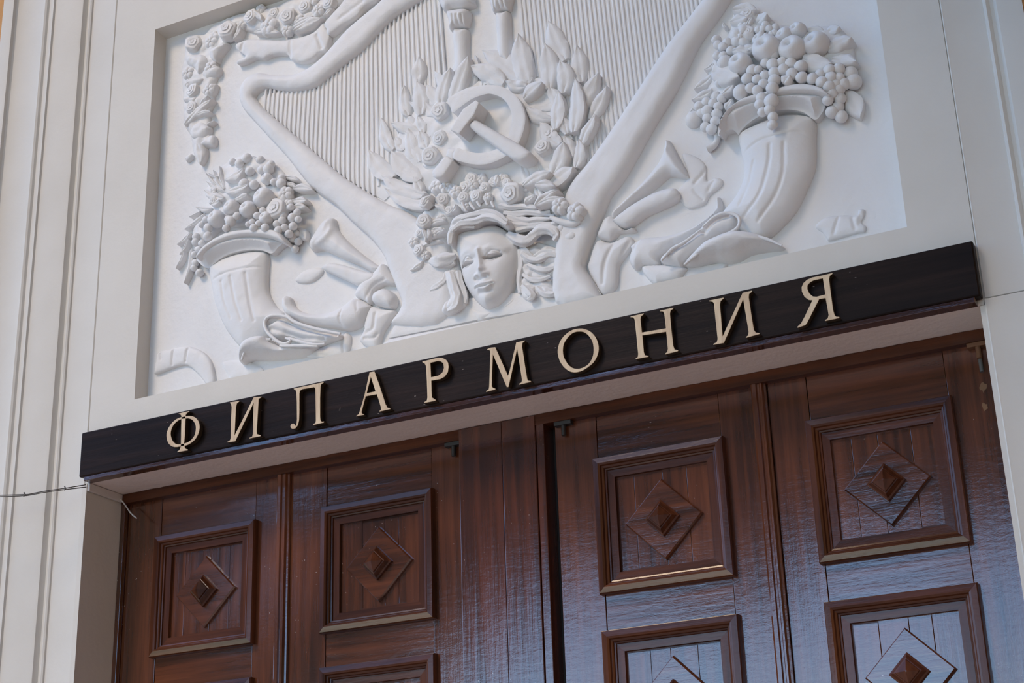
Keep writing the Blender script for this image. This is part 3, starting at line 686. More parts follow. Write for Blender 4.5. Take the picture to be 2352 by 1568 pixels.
# ------------------------------------------------------------------ laurel wreath
wr = puff('wreath', 'P', [(905,335),(930,275),(985,228),(1010,205),(1075,190),(1130,180),(1230,185),(1285,212),(1305,260),(1300,330),(1285,395),(1250,430),(1120,420),(1000,440),(935,420),(903,375)], .026, REL, edge=.2, rf=.6, th=.01, cell=.007, nz=.006, ns_=22)
for p0, p1, w_, l0, l1, bd in [((452,500),(465,268),118,.012,.016,0),((480,760),(445,480),150,.018,.02,-.05),((365,770),(340,515),112,.012,.014,.08),
        ((640,665),(742,372),120,.022,.034,.06),((735,650),(898,272),135,.024,.040,.0),((232,1065),(140,790),110,.012,.014,.08),((460,1170),(372,885),128,.016,.02,.08),
        ((235,1300),(36,1068),140,.014,.016,.08),((475,1310),(228,1075),165,.018,.022,.06),((500,1450),(138,1285),128,.020,.02,.05),((565,1545),(165,1390),110,.020,.02,.06),
        ((335,1065),(252,950),90,.012,.012,.05),((525,1050),(470,905),105,.018,.02,0),((500,920),(450,780),95,.016,.02,0),((620,1010),(640,890),130,.02,.02,0),((430,880),(360,780),100,.012,.012,0),
        ((480,1420),(420,1300),80,.018,.02,0)]:
    leaf('leaf', 'WL', p0, p1, w_, wr, l0, l1, bd, h=.010)
for p0, p1, w_, l0, l1, bd in [((425,565),(348,150),165,.018,.024,.04),((610,610),(572,228),145,.022,.026,-.05),((745,365),(600,36),150,.012,.014,.02),((725,650),(705,378),140,.024,.032,-.12),
        ((885,555),(850,248),125,.012,.014,.0),((815,985),(832,530),135,.030,.036,-.04),((880,775),(1036,490),118,.016,.026,.02),((950,870),(1112,598),105,.014,.026,-.02),
        ((865,1090),(1016,848),100,.020,.036,.04),((830,1290),(868,1050),100,.018,.026,-.06),((635,1340),(742,1078),135,.026,.036,-.06),((595,1455),(822,1290),140,.028,.036,.06),
        ((690,1095),(530,908),130,.028,.028,.06),((660,965),(692,635),118,.030,.032,0),((385,700),(562,574),115,.030,.042,.1),((625,880),(405,768),95,.030,.036,.12),
        ((410,600),(235,555),95,.026,.026,.1),((760,1000),(725,855),90,.024,.026,0),((800,1200),(745,1020),100,.018,.022,0),((700,760),(610,600),100,.02,.022,0)]:
    leaf('leaf', 'WR', p0, p1, w_, wr, l0, l1, bd, h=.010)
for p0, p1, w_, l0, l1, bd in [((1010,745),(712,603),155,.022,.028,-.04),((1195,725),(818,460),185,.016,.018,-.05)]:
    leaf('leaf', 'C', p0, p1, w_, wr, l0, l1, bd, h=.010)
RW = random.Random(21)
for k in range(46):                                      # low filler leaves between the big ones
    a = 6.28318*k/46 + RW.uniform(-.06, .06)
    if .15 < a/6.28318 < .36: continue                   # the face side is filled with flowers
    q0 = RW.uniform(100, 135); q1 = q0 + RW.uniform(34, 58)
    leaf('leaf', 'P', (1118 + q0*1.15*math.cos(a), 305 + q0*math.sin(a)), (1118 + q1*1.15*math.cos(a + .12), 305 + q1*math.sin(a + .12)), RW.uniform(20, 30), wr, RW.uniform(.010, .018), None, RW.uniform(-.12, .12), h=.008, nl=8, nw=6)
for k in range(12):
    bloom('P', 1000 + 22*k + RW.uniform(-6, 6), 418 + RW.uniform(-12, 14) + (4 if k < 3 else 0), RW.uniform(11, 16), wr, .024, RW.choice(('rose', 'five')), .7)
for c, x, y, r_, h_ in (('WL', 640, 730, 80, .034), ('WL', 560, 1112, 80, .034), ('WR', 552, 1115, 68, .034), ('WR', 610, 1005, 70, .024), ('WL', 640, 960, 66, .026)):
    bloom(c, x, y, r_, wr, h_, 'rose', .7)

# ------------------------------------------------------------------ face and hair
def hp(p, h): return plane('HD', p, YP - h)
def gauss(X, Z, c, rx, rz, ang=0.0):
    dx, dz = X-c[0], Z-c[1]; ca, sa = math.cos(ang), math.sin(ang)
    u, v = dx*ca+dz*sa, -dx*sa+dz*ca
    return np.exp(-(u/rx)**2-(v/rz)**2)
def ridge(X, Z, pts, wd):
    pl = np.array(cat_path(pts, 5)); dd, _, _ = seg_dist(X, Z, pl[:-1], pl[1:]); return np.exp(-(dd/wd)**2)
def face_fn(X, Z, H, t_):
    u = lambda v: U('HD', v)
    H = H + .004*gauss(X, Z, hp((800, 700), .075), u(230), u(130))            # forehead
    for (c, w_) in (((640, 820), 130), ((930, 765), 150)):                      # brows
        pts = [hp((c[0]-w_*.55, c[1]+25), .075), hp((c[0], c[1]-18), .08), hp((c[0]+w_*.62, c[1]+10), .075)]
        H = H + .0055*ridge(X, Z, pts, u(38))
    for c, w_ in (((648, 905), 92), ((930, 850), 102)):                         # sockets
        H = H - .017*gauss(X, Z, hp(c, .066), u(w_), u(60), .12)
        H = H + .0165*gauss(X, Z, hp((c[0], c[1]-18), .066), u(w_*.74), u(36), .12)
    for a, m_, b_, up in (((578, 950), (640, 962), (712, 930), (650, 868)), ((852, 890), (925, 893), (1006, 848), (925, 806))):
        pl_ = np.array(cat_path([hp(a, .062), hp((m_[0], m_[1]-18), .062), hp(b_, .062)], 5)); dd, _, _ = seg_dist(X, Z, pl_[:-1], pl_[1:])
        H = H - .058*np.exp(-(dd/u(13.5))**4)                                     # open slit under the lid
        H = H + .0050*ridge(X, Z, [hp(a, .063), hp((m_[0], m_[1]+10), .063), hp(b_, .063)], u(8))
        H = H + .0060*ridge(X, Z, [hp(a, .066), hp(((a[0]+up[0])/2-4, (a[1]+up[1])/2+12), .066), hp((up[0], up[1]+42), .066), hp(((b_[0]+up[0])/2+6, (b_[1]+up[1])/2+16), .066), hp(b_, .066)], u(9))
        H = H - .0045*ridge(X, Z, [hp((a[0]+5, a[1]-30), .068), hp((up[0]-10, up[1]-4), .07), hp((b_[0]-10, b_[1]-40), .068)], u(9))
    H = H + .0135*ridge(X, Z, [hp((768, 800), .08), hp((775, 900), .085), hp((783, 1000), .09)], u(30))
    H = H + .013*ridge(X, Z, [hp((786, 1000), .092), hp((790, 1042), .095)], u(38))                    # tip
    for c in ((738, 1055), (850, 1040)): H = H + .009*gauss(X, Z, hp(c, .082), u(28), u(24))
    H = H - .010*ridge(X, Z, [hp((735, 1098), .07), hp((790, 1104), .07), hp((860, 1078), .07)], u(17))
    H = H + .007*ridge(X, Z, [hp((732, 1170), .073), hp((790, 1146), .077), hp((830, 1142), .077), hp((912, 1134), .073)], u(17))   # lips
    H = H + .008*ridge(X, Z, [hp((765, 1196), .073), hp((830, 1196), .077), hp((888, 1168), .073)], u(21))
    H = H - .0095*ridge(X, Z, [hp((720, 1184), .07), hp((760, 1180), .072), hp((810, 1170), .073), hp((870, 1158), .072), hp((920, 1138), .07)], u(7.5))
    H = H - .004*ridge(X, Z, [hp((765, 1240), .068), hp((830, 1242), .068), hp((895, 1215), .068)], u(22))
    H = H + .009*gauss(X, Z, hp((845, 1315), .072), u(92), u(66))                                      # chin
    H = H + .004*gauss(X, Z, hp((650, 1060), .06), u(70), u(90)) + .005*gauss(X, Z, hp((1010, 1010), .06), u(110), u(110))
    return H
nk = puff('neck', 'HD', [(640,1330),(760,1420),(900,1450),(1060,1390),(1180,1290),(1190,1360),(1100,1440),(960,1500),(800,1570),(720,1500),(660,1440)], .018, REL, edge=.02, rf=1.0, th=.002, cell=.005)
fc = puff('face', 'HD', [(540,700),(560,640),(640,590),(780,560),(930,530),(1060,590),(1150,680),(1205,760),(1212,860),(1195,1000),(1165,1130),(1105,1270),(1015,1370),(920,1418),(860,1424),(785,1378),(700,1280),(630,1150),(590,1010),(568,900),(545,790)],
          .071, REL, edge=.12, rf=.92, th=.022, cell=.0026, nz=.0004, func=face_fn, floor=-.003)
fc['label'] = 'serene female face with parted lips'
hr = puff('hair', 'HD', [(462,745),(462,640),(505,510),(590,432),(720,398),(870,362),(990,390),(1060,440),(1135,500),(1150,570),(1090,590),(1010,545),(945,510),(850,535),(780,585),(660,605),(575,640),(548,720),(500,765)], .088, REL, edge=.2, rf=.9, th=.05, cell=.0045,
          creases=[([(500,560),(620,500),(760,470),(880,430),(1000,450)], 16, .006), ([(520,640),(640,560),(780,540),(880,480),(980,480),(1080,540)], 14, .007), ([(560,480),(700,430),(860,395)], 12, .004)], nz=.003, ns_=30)
HL = [([(540,860),(450,905),(340,925),(270,905)], [24, 66, 66, 22], .035), ([(265,930),(330,960),(420,970),(530,930)], [30, 40, 40, 30], .03),
      ([(1090,640),(1190,690),(1290,705),(1370,640),(1440,590),(1540,585),(1610,640),(1580,705)], [30, 52, 50, 44, 48, 44, 40, 16], .04),
      ([(1180,600),(1300,560),(1440,540),(1580,545),(1640,600)], [26, 34, 30, 28, 14], .032), ([(1050,410),(1180,420),(1320,405),(1450,418),(1540,400)], [22, 32, 28, 24, 14], .035),
      ([(1090,450),(1200,480),(1300,500),(1400,480),(1540,470)], [26, 34, 32, 26, 14], .034), ([(1100,520),(1200,540),(1290,540),(1350,560)], [26, 32, 26, 12], .035),
      ([(1000,330),(1120,350),(1250,340),(1380,350),(1420,330)], [20, 26, 24, 26, 10], .04), ([(1250,380),(1400,400),(1480,425),(1580,440)], [12, 20, 18, 10], .034),
      ([(1220,800),(1232,960),(1212,1120),(1225,1260)], [26, 30, 24, 20], .022), ([(1265,790),(1310,830),(1360,870)], [30, 30, 14], .025),
      ([(480,1010),(470,1110),(450,1200)], [20, 26, 14], .02), ([(560,1030),(590,1150),(640,1280),(640,1370)], [28, 30, 26, 16], .03), ([(400,1010),(400,1060),(370,1120)], [14, 16, 10], .02),
      ([(1240,840),(1330,900),(1430,900),(1530,850),(1620,870)], [20, 26, 28, 26, 14], .034), ([(1300,960),(1400,1000),(1500,1010),(1610,970)], [16, 26, 26, 12], .03), ([(1250,1060),(1330,1110),(1430,1120),(1540,1080)], [16, 24, 24, 12], .028),
      ([(1240,1180),(1300,1230),(1350,1290),(1300,1330)], [18, 32, 34, 16], .034), ([(1400,1200),(1470,1260),(1560,1270),(1600,1230)], [18, 28, 26, 12], .028),
      ([(480,1040),(520,1160),(560,1290),(540,1400),(460,1450)], [24, 34, 40, 42, 22], .04), ([(430,1040),(420,1120),(350,1190),(270,1230)], [16, 30, 36, 22], .03), ([(420,1300),(340,1340),(240,1360)], [14, 26, 14], .02),
      ([(600,470),(720,430),(860,400),(980,430),(1090,500)], [16, 26, 30, 26, 14], .082), ([(500,600),(600,520),(740,500),(860,455),(980,470),(1080,530)], [16, 30, 32, 32, 30, 16], .085), ([(480,740),(490,640),(540,560),(640,545),(740,560)], [22, 34, 32, 24, 12], .074)]
for pts, rads, h_ in HL: rtube('hair_lock', 'HD', pts, [q*1.12 for q in rads], hr, h_, .85, n=20, strands=5)
for sd_, pts in ((0, [(1190,760),(1320,700),(1480,740),(1640,800),(1680,930),(1640,1080),(1560,1140),(1600,1240),(1480,1310),(1300,1330),(1230,1260),(1205,1000)]), (1, [(250,890),(420,860),(560,860),(590,1000),(640,1280),(650,1380),(560,1450),(430,1490),(330,1400),(240,1280),(280,1100),(240,980)])):
    puff('hair_mass', 'HD', pts, .024, hr, edge=.25, rf=.6, th=.008, cell=.006, nz=.012, ns_=38)
HPF = [([(420,1040),(500,1010),(565,1020),(600,1130),(640,1280),(655,1370),(600,1430),(520,1480),(440,1500),(395,1460),(420,1370),(480,1310),(450,1200)], .045, [([(470,1300),(450,1390),(480,1450)], 14, .006), ([(500,1100),(520,1250),(590,1360)], 14, .006)]),
       ([(250,960),(330,975),(400,1010),(440,1080),(445,1170),(400,1210),(340,1225),(270,1270),(225,1240),(240,1170),(300,1115),(270,1050)], .034, [([(290,1130),(350,1100),(400,1130)], 14, .006), ([(260,1180),(330,1180)], 12, .005)]),
       ([(178,1382),(215,1315),(300,1290),(370,1300),(382,1350),(330,1380),(240,1392)], .022, [([(230,1350),(290,1330),(340,1335)], 12, .005)]),
       ([(1225,770),(1300,765),(1350,850),(1440,800),(1540,780),(1630,810),(1672,880),(1675,940),(1600,952),(1500,955),(1400,935),(1300,965),(1235,930)], .034, [([(1350,900),(1450,830),(1560,820)], 16, .007), ([(1400,930),(1520,870),(1620,870)], 14, .008), ([(1290,800),(1330,880)], 12, .006)]),
       ([(1305,1005),(1400,955),(1500,985),(1600,965),(1630,985),(1580,1060),(1500,1115),(1410,1150),(1350,1110)], .028, [([(1340,1020),(1430,1060),(1520,1050)], 13, .006), ([(1500,1030),(1600,1000)], 12, .006)]),
       ([(1230,1200),(1300,1165),(1400,1185),(1510,1180),(1605,1235),(1510,1305),(1400,1290),(1330,1345),(1260,1325),(1235,1270)], .034, [([(1380,1200),(1390,1290)], 14, .009), ([(1450,1210),(1500,1290)], 12, .006)]),
       ([(400,1420),(390,1380),(410,1360),(420,1400)], .03, [])]
for pts, h_, cr in HPF: puff('hair_curl', 'HD', pts, h_, hr, edge=.3, rf=.85, th=h_*.5, cell=.0045, creases=cr, nz=.003, ns_=40)
# flowers woven into the hair
fl = puff('flower_crown', 'HD', [(120,560),(180,420),(330,320),(420,200),(560,150),(760,130),(950,110),(1250,90),(1450,120),(1640,200),(1850,350),(1870,480),(1760,540),(1560,480),(1300,430),(1050,400),(870,350),(600,420),(470,560),(440,680),(300,780),(200,880),(100,860),(60,720)], .026, REL, edge=.3, rf=.5, th=.012, cell=.006, nz=.010, ns_=34)
for x, y, r_, h_, k in ((1135,205,112,.046,'rose'),(1640,330,84,.036,'five'),(1800,395,92,.034,'five'),(540,185,70,.036,'five'),(400,270,70,.03,'rose'),(215,300,62,.03,'rose'),(90,715,56,.024,'five'),(150,805,64,.026,'rose'),(215,860,52,.024,'five'),(205,500,78,.03,'rose'),(620,250,62,.038,'rose'),(760,235,66,.042,'rose'),(870,240,50,.042,'five'),(720,110,60,.03,'five'),(850,140,56,.03,'rose'),(1010,60,70,.028,'five'),(1080,90,50,.03,'rose'),(1310,290,58,.038,'five'),(380,480,55,.03,'five'),(470,390,52,.032,'rose'),(300,640,50,.026,'five'),(640,350,42,.05,'five'),(160,620,48,.024,'rose'),(390,610,44,.028,'five')):
    bloom('HD', x, y, r_, fl, h_ + (.030 if x > 1500 else .020 if x < 320 else 0), k, .75)
for p0, p1, w_, l0 in (((1390,345),(1640,180),95,.034),((1280,130),(1560,-10),120,.03),((1420,330),(1700,270),80,.034),((1250,120),(1400,40),90,.03),((980,120),(1000,20),70,.03),((200,930),(68,1030),70,.014),((300,600),(420,600),60,.03),((200,590),(235,730),46,.03),((255,590),(262,710),46,.03),((330,680),(440,600),50,.03),((210,770),(410,720),56,.028),((270,540),(440,500),70,.03),((330,330),(440,400),60,.03),((200,330),(300,230),70,.03),((1400,120),(1600,140),90,.034),((1280,320),(1400,230),70,.04),((1380,120),(1440,330),80,.034),((560,330),(500,420),60,.04)):
    leaf('petal', 'HD', p0, p1, w_, fl, l0 + (.022 if p1[0] > 1550 else .016 if p1[0] < 320 else 0), None, .08, h=.012)
for x, y, rx, ry in ((1665,572,36,48),(1765,665,66,44),(1660,1035,56,46),(1590,520,40,30)): berry('HD', x, y, rx, fl, .036 if y < 800 else .014, ry, 'bud')
rtube('ribbon', 'HD', [(1540,455),(1620,490),(1720,520),(1800,525),(1860,500)], [20, 32, 36, 34, 20], fl, .048, .9)
for a, b_ in (((690,300),(742,372)),((770,290),(802,340)),((862,282),(880,326)),((920,290),(948,348)),((610,300),(650,390))): rtube('comb_tooth', 'HD', [a, ((a[0]+b_[0])/2-6, (a[1]+b_[1])/2), b_], [18, 17, 12], hr, .075, 1.0)

# ------------------------------------------------------------------ plinth under the face
pl = puff('plinth', 'P', [(921,711),(1010,693),(1290,661),(1350,650),(1368,652),(1386,684),(1290,702),(1100,733),(985,758),(893,776),(908,745)], .016, REL, edge=.85, rf=.2, smooth=False, th=.012, cell=.008)
puff('step', 'P', [(893,776),(985,758),(1100,735),(1290,704),(1386,686),(1440,674),(1440,700),(1200,745),(1000,790),(860,815),(735,838),(694,842),(735,822),(860,797)], .030, pl, edge=.5, rf=.6, smooth=False, th=.025, cell=.009, prof='lin')

# ------------------------------------------------------------------ horns of plenty
def fruits(code, parent, base, grapes, apples, leaves, blooms, hb):
    def hh(x, y): return hb
    for g in grapes: berry(code, g[0], g[1], g[2], parent, g[3] if len(g) > 3 else hb)
    for a in apples: apple(code, a[0], a[1], a[2], parent, a[3] if len(a) > 3 else hb - .004)
    for l in leaves: leaf('leaf', code, l[0], l[1], l[2], parent, l[3], l[4] if len(l) > 4 else None, l[5] if len(l) > 5 else .06, h=.011)
    for b_ in blooms: bloom(code, b_[0], b_[1], b_[2], parent, b_[3], b_[4], .6)
hn = puff('horn_of_plenty', 'P', [(482,616),(497,603),(520,591),(560,580),(600,577),(616,586),(615,623),(614,652),(618,677),(635,705),(655,722),(640,745),(610,775),(563,801),(536,779),(515,748),(497,702),(487,656)], .052, REL, edge=.15, rf=1.0, th=.012, cell=.0055,
          creases=[([(489,638),(530,624),(580,613),(614,611)], 3, .004), ([(509,646),(515,690),(530,728)], 4, .004), ([(532,636),(542,690),(556,735)], 4, .004), ([(565,628),(574,690),(585,735)], 4, .004)])
hn['label'] = 'fluted horn of plenty spilling fruit, left of the lyre'
puff('rim', 'F', [(600,1025),(700,932),(830,862),(960,826),(1100,816),(1250,830),(1372,885),(1330,930),(1268,985),(1180,958),(1050,957),(900,992),(800,1042),(740,1092),(700,1118),(640,1092)], .062, hn, edge=.55, rf=1.0, th=.03, cell=.005, prof='smooth', tilt=(0, .12))
puff('lip', 'F', [(585,1010),(640,935),(720,870),(800,825),(900,785),(1100,765),(1300,775),(1385,865),(1378,890),(1250,838),(1100,822),(960,832),(830,868),(700,938),(605,1030)], .076, hn, edge=.75, rf=.6, th=.07, cell=.005)
mass = puff('fruit_mass', 'FL', [(120,900),(240,740),(320,640),(260,470),(430,220),(620,90),(800,85),(1000,150),(1150,300),(1220,450),(1260,640),(1240,880),(1150,960),(1000,900),(800,880),(600,880),(420,920),(290,1040),(180,1160),(110,1060)], .030, REL, edge=.2, rf=.5, th=.012, cell=.007, nz=.008, ns_=30)
fruits('FL', mass, .03,
    [(1285,725,42),(1235,785,52),(1298,800,38),(1240,880,47),(1120,815,45),(1145,900,46),(1075,925,46,.06),(1060,855,45),(1195,965,46),(1240,1015,48,.022),(1300,1050,45,.018),(1265,1135,42,.016),(1290,965,38,.02),(1130,758,42),(1215,665,40),
     (900,705,40,.066),(840,762,44,.066),(800,900,46,.075),(850,850,38,.07),(925,897,46,.075),(780,830,36,.07),(735,855,32,.07),(610,765,46,.066),(540,825,62,.068),(490,903,44,.075),(510,800,42,.066),(285,900,52,.052),(212,862,38,.04),(280,990,50,.06),(260,805,42,.045),
     (145,1060,46,.03),(215,1072,42,.045),(175,1142,40,.035),(132,1200,42,.026),(142,1290,42,.02),(128,1350,40,.016),(190,1402,46,.016),(152,1000,46,.03),
     (992,182,46,.032),(965,240,62,.038),(890,245,52,.04),(1025,382,42,.045),(1105,400,56,.042),(1112,340,46,.038),(720,112,58,.03),(640,172,54,.034),(755,262,52,.042),(800,412,54,.048),(690,405,62,.048),(560,155,44,.028),(870,130,48,.024)],
    [(910,560,120,.058),(735,690,100,.062),(550,670,96,.06),(380,795,104,.052),(935,790,80,.062),(945,345,68,.044)],
    [((690,250),(480,370),115,.04),((745,420),(475,500),105,.048),((735,530),(590,600),80,.05),((480,460),(425,210),44,.024),((470,470),(355,255),44,.022),((470,480),(275,290),44,.02),((470,490),(275,380),44,.022),((460,570),(250,480),100,.03),((420,600),(320,640),80,.034),
     ((1250,450),(1472,482),92,.02),((1150,330),(1312,372),60,.018),((1160,400),(1275,432),56,.02),((1240,600),(1405,600),92,.026),((1245,670),(1392,672),80,.026),((330,690),(150,665),64,.022),((260,740),(25,918),74,.014),((200,720),(80,780),50,.012),((1290,920),(1395,1040),110,.012),((420,330),(300,290),40,.022),((900,120),(800,100),60,.02),
     ((90,960),(-60,1090),60,.012),((70,1030),(-30,1200),52,.012),((105,1140),(25,1525),70,.012),((20,1150),(-70,1360),52,.01)],
    [(1150,510,88,.042,'five'),(1050,680,120,.056,'rose'),(330,490,62,.036,'five'),(1180,640,70,.045,'five'),(610,480,60,.05,'five'),(340,590,56,.04,'rose')], .05)
# right-hand horn
hn2 = puff('horn_of_plenty', 'P', [(1700,311),(1740,288),(1790,270),(1835,266),(1872,278),(1873,330),(1872,383),(1854,432),(1829,483),(1795,522),(1762,548),(1730,546),(1690,522),(1658,498),(1690,455),(1708,415),(1709,381),(1703,350)], .064, REL, edge=.15, rf=1.0, th=.010, cell=.0055,
           creases=[([(1706,346),(1746,324),(1797,309),(1836,303),(1868,318)], 3, .004), ([(1770,335),(1767,380),(1745,450),(1708,496)], 4, .0045), ([(1802,330),(1800,394),(1780,452),(1741,506)], 4, .0045), ([(1730,370),(1718,420),(1698,470)], 4, .0035)])
hn2['label'] = 'fluted horn of plenty spilling fruit, right of the lyre'
puff('rim', 'FR', [(345,1345),(352,1285),(420,1155),(520,1065),(700,1003),(930,943),(1100,918),(1300,918),(1440,955),(1425,1050),(1385,1130),(1312,1195),(1200,1125),(1050,1102),(900,1122),(780,1162),(660,1232),(572,1312),(550,1348),(500,1302),(430,1312),(365,1358)], .070, hn2, edge=.5, rf=1.0, th=.03, cell=.005, prof='smooth', tilt=(0, .12))
puff('lip', 'FR', [(338,1330),(355,1225),(425,1110),(530,1020),(650,960),(900,895),(1050,850),(1200,835),(1350,860),(1455,930),(1445,955),(1300,922),(1100,922),(930,947),(700,1007),(520,1070),(425,1158),(355,1290)], .084, hn2, edge=.75, rf=.6, th=.075, cell=.005)
mass2 = puff('fruit_mass', 'FR', [(330,1180),(250,1000),(240,760),(340,500),(460,320),(510,110),(660,70),(840,150),(950,240),(1250,265),(1540,270),(1680,430),(1720,650),(1660,840),(1540,920),(1420,900),(1200,830),(1000,840),(700,930),(520,1020),(410,1150)], .032, REL, edge=.2, rf=.5, th=.010, cell=.007, nz=.008, ns_=30)
fruits('FR', mass2, .03,
    [(890,1250,44,.082),(895,1170,44,.084),(860,1100,46,.086),(790,1122,42,.084),(880,1010,62,.086),(765,1045,46,.084),(780,980,46,.084),(890,885,54,.084),(910,805,54,.078),(800,842,46,.078),(740,905,46,.08),(670,882,46,.078),(740,795,46,.072),(640,790,52,.068),(815,760,46,.072),(745,702,42,.066),(690,705,52,.064),(910,730,50,.074),(895,645,54,.07),(820,635,42,.066),(1000,700,50,.072),(985,622,46,.066),(1085,740,50,.074),(1075,637,50,.066),(1175,667,56,.066),(1185,777,52,.074),(1290,787,50,.07),(1370,740,44,.06),
     (1460,700,50,.06),(1555,690,50,.05),(1475,775,50,.06),(1560,777,44,.05),(1670,740,62,.026),(1702,820,70,.022),(1605,840,52,.04),(1525,832,44,.05),(1455,867,52,.06),(1385,822,52,.066),(1555,892,52,.04),(1490,932,46,.05),(1445,1002,46,.05),(1565,987,52,.03),(1545,1070,52,.026),(1490,1122,56,.03),(1580,1167,52,.022),
     (230,1017,42,.03),(160,1062,46,.024),(300,1030,44,.036),(350,1067,42,.04),(385,985,42,.045),(330,960,40,.04),(240,1112,52,.026),(180,1132,42,.02),(335,1142,47,.036),(240,1182,44,.026),(320,1212,46,.034),(220,1272,44,.024),(285,1292,50,.03),(110,1200,76,.004),(575,925,66,.07),(420,630,68,.046),(900,555,52,.06),
     (340,560,40,.04),(400,560,40,.044),(480,510,46,.044),(400,470,46,.04),(345,450,40,.034),(440,430,44,.038),(330,400,44,.03),(780,340,30,.05),(830,360,30,.052),(880,345,32,.05),(800,290,36,.046),(860,290,36,.046),(910,330,34,.048),(750,300,36,.044),(920,275,34,.042),(820,250,36,.04)],
    [(570,640,104,.056),(835,490,128,.06),(1092,490,120,.06),(1325,440,112,.05),(1010,365,80,.044),(1140,305,76,.038),(760,400,64,.044)],
    [((290,700),(570,790),165,.036,.05,-.05),((290,760),(110,900),84,.018),((290,900),(88,1010),84,.018),((560,560),(725,470),90,.05),((500,110),(745,110),110,.026),((470,220),(650,200),96,.026,.034),((720,230),(860,170),96,.02,.044),((1440,500),(1700,400),125,.026,.044),((1480,600),(1742,630),112,.028,.04),((1200,590),(1490,650),150,.046,.05,-.1),((1420,330),(1575,285),100,.016,.026),((1600,930),(1770,1190),150,.010,.012),((1250,300),(1415,330),80,.02),((300,640),(215,710),64,.02),((1010,850),(1080,770),100,.07),((400,960),(520,860),70,.05),((430,1100),(500,1000),70,.04),((640,260),(700,180),56,.03),((100,1090),(45,1160),50,.008),((500,520),(680,520),80,.05),((430,290),(395,220),36,.008)],
    [(580,365,108,.044,'five'),(640,320,60,.044,'rose'),(600,210,64,.034,'five'),(640,130,66,.03,'rose'),(380,780,80,.04,'five')], .066)
rtube('stem', 'FR', [(322,1320),(338,1390),(305,1455),(240,1490)], [26, 28, 30, 42], mass2, .014)

# ------------------------------------------------------------------ trumpets, knots and drapery
tr = puff('trumpet', 'F', [(1612,905),(1640,842),(1720,722),(1785,670),(1840,680),(1870,782),(2000,922),(2180,1062),(2270,1125),(2195,1168),(2080,1105),(1850,1005),(1730,955),(1660,968),(1625,952)], .042, REL, edge=.2, th=.014, cell=.005, creases=[([(1690,900),(1780,820),(1830,700)], 30, -.006)])
puff('rod', 'F', [(1735,1112),(1790,1082),(1900,1092),(2100,1150),(2210,1182),(2180,1250),(2062,1278),(1930,1222),(1740,1135)], .036, tr, edge=.7, rf=.8, th=.02, cell=.005)
puff('cloth', 'F', [(1480,1225),(1560,1142),(1700,1112),(1732,1160),(1640,1240),(1540,1255)], .012, tr, edge=.3, th=.006, cell=.006)
puff('strap', 'K', [(1275,222),(1330,152),(1400,112),(1490,20),(1560,110),(1605,212),(1500,212),(1412,272),(1382,385),(1312,352),(1240,312)], .036, tr, edge=.35, th=.015, cell=.005, creases=[([(1330,330),(1400,220),(1500,160)], 16, .004)])
puff('knot', 'K', [(1400,300),(1450,260),(1510,245),(1570,275),(1600,330),(1595,385),(1560,425),(1480,410),(1400,375)], .046, tr, edge=.3, th=.022, cell=.0045)
puff('tail_cloth', 'K', [(1380,415),(1480,430),(1605,445),(1562,522),(1482,652),(1452,762),(1392,782),(1282,722),(1322,622),(1325,562)], .03, tr, edge=.35, th=.012, cell=.005, creases=[([(1420,470),(1400,600),(1340,640)], 16, .006), ([(1320,690),(1400,690),(1440,650)], 14, .006)])
tl = puff('horn_tail', 'K', [(582,370),(592,330),(622,310),(662,332),(692,402),(762,452),(872,472),(1002,462),(1122,412),(1245,332),(1382,402),(1362,472),(1302,572),(1182,622),(1112,612),(982,592),(802,562),(682,512),(622,482),(588,432)], .044, REL, edge=.2, rf=.9, th=.015, cell=.005, creases=[([(1120,430),(1100,520),(1120,600)], 10, .004), ([(1240,350),(1260,440)], 10, .003)])
puff('drape', 'K', [(425,560),(445,505),(520,482),(622,502),(682,552),(802,582),(1002,622),(1102,652),(1102,690),(982,732),(852,762),(652,692),(562,712),(502,692),(452,642)], .052, tl, edge=.3, rf=.7, th=.025, cell=.005,
     creases=[([(470,560),(560,520),(680,580),(850,630),(1060,660)], 22, .016), ([(480,610),(600,640),(760,690),(950,700)], 22, .010)])
puff('drape', 'K', [(205,900),(232,822),(292,752),(382,712),(470,702),(522,742),(602,772),(662,752),(902,762),(962,742),(882,792),(822,842),(702,872),(462,888),(302,888),(242,928),(215,928)], .064, tl, edge=.15, rf=.9, th=.02, cell=.005, tilt=(0, .7), creases=[([(560,720),(600,740),(640,700)], 18, .012)])
for pts in ([(640,505),(560,486),(490,490),(440,515),(424,570),(445,630),(490,680),(540,720),(590,742),(640,732),(655,705),(610,690)], [(640,690),(720,715),(850,748),(965,742)], [(1105,652),(960,625),(800,585),(700,548),(640,505),(610,470)], [(480,702),(400,712),(310,745),(250,805),(215,890)], [(560,760),(640,762),(760,760),(900,765)]):
    rtube('hem', 'K', pts, [12]+[16]*(len(pts)-2)+[10], tl, .056, 1.0)
puff('cloth', 'K', [(800,862),(872,802),(1002,742),(1112,692),(1145,642),(1202,682),(1162,832),(982,872)], .014, tl, edge=.25, th=.006, cell=.006, creases=[([(1120,680),(1130,820)], 12, .005), ([(880,830),(980,850)], 12, .004)])
puff('ribbon_end', 'J', [(1390,985),(1402,902),(1422,822),(1562,782),(1702,765),(1822,812),(1892,892),(1922,1002),(1922,1090),(1862,1110),(1792,1022),(1682,932),(1562,952),(1402,1012)], .018, REL, edge=.5, rf=.7, th=.012, cell=.005, creases=[([(1560,800),(1550,930)], 14, .005), ([(1690,790),(1670,900)], 14, .005), ([(1440,830),(1450,880)], 14, .005)])
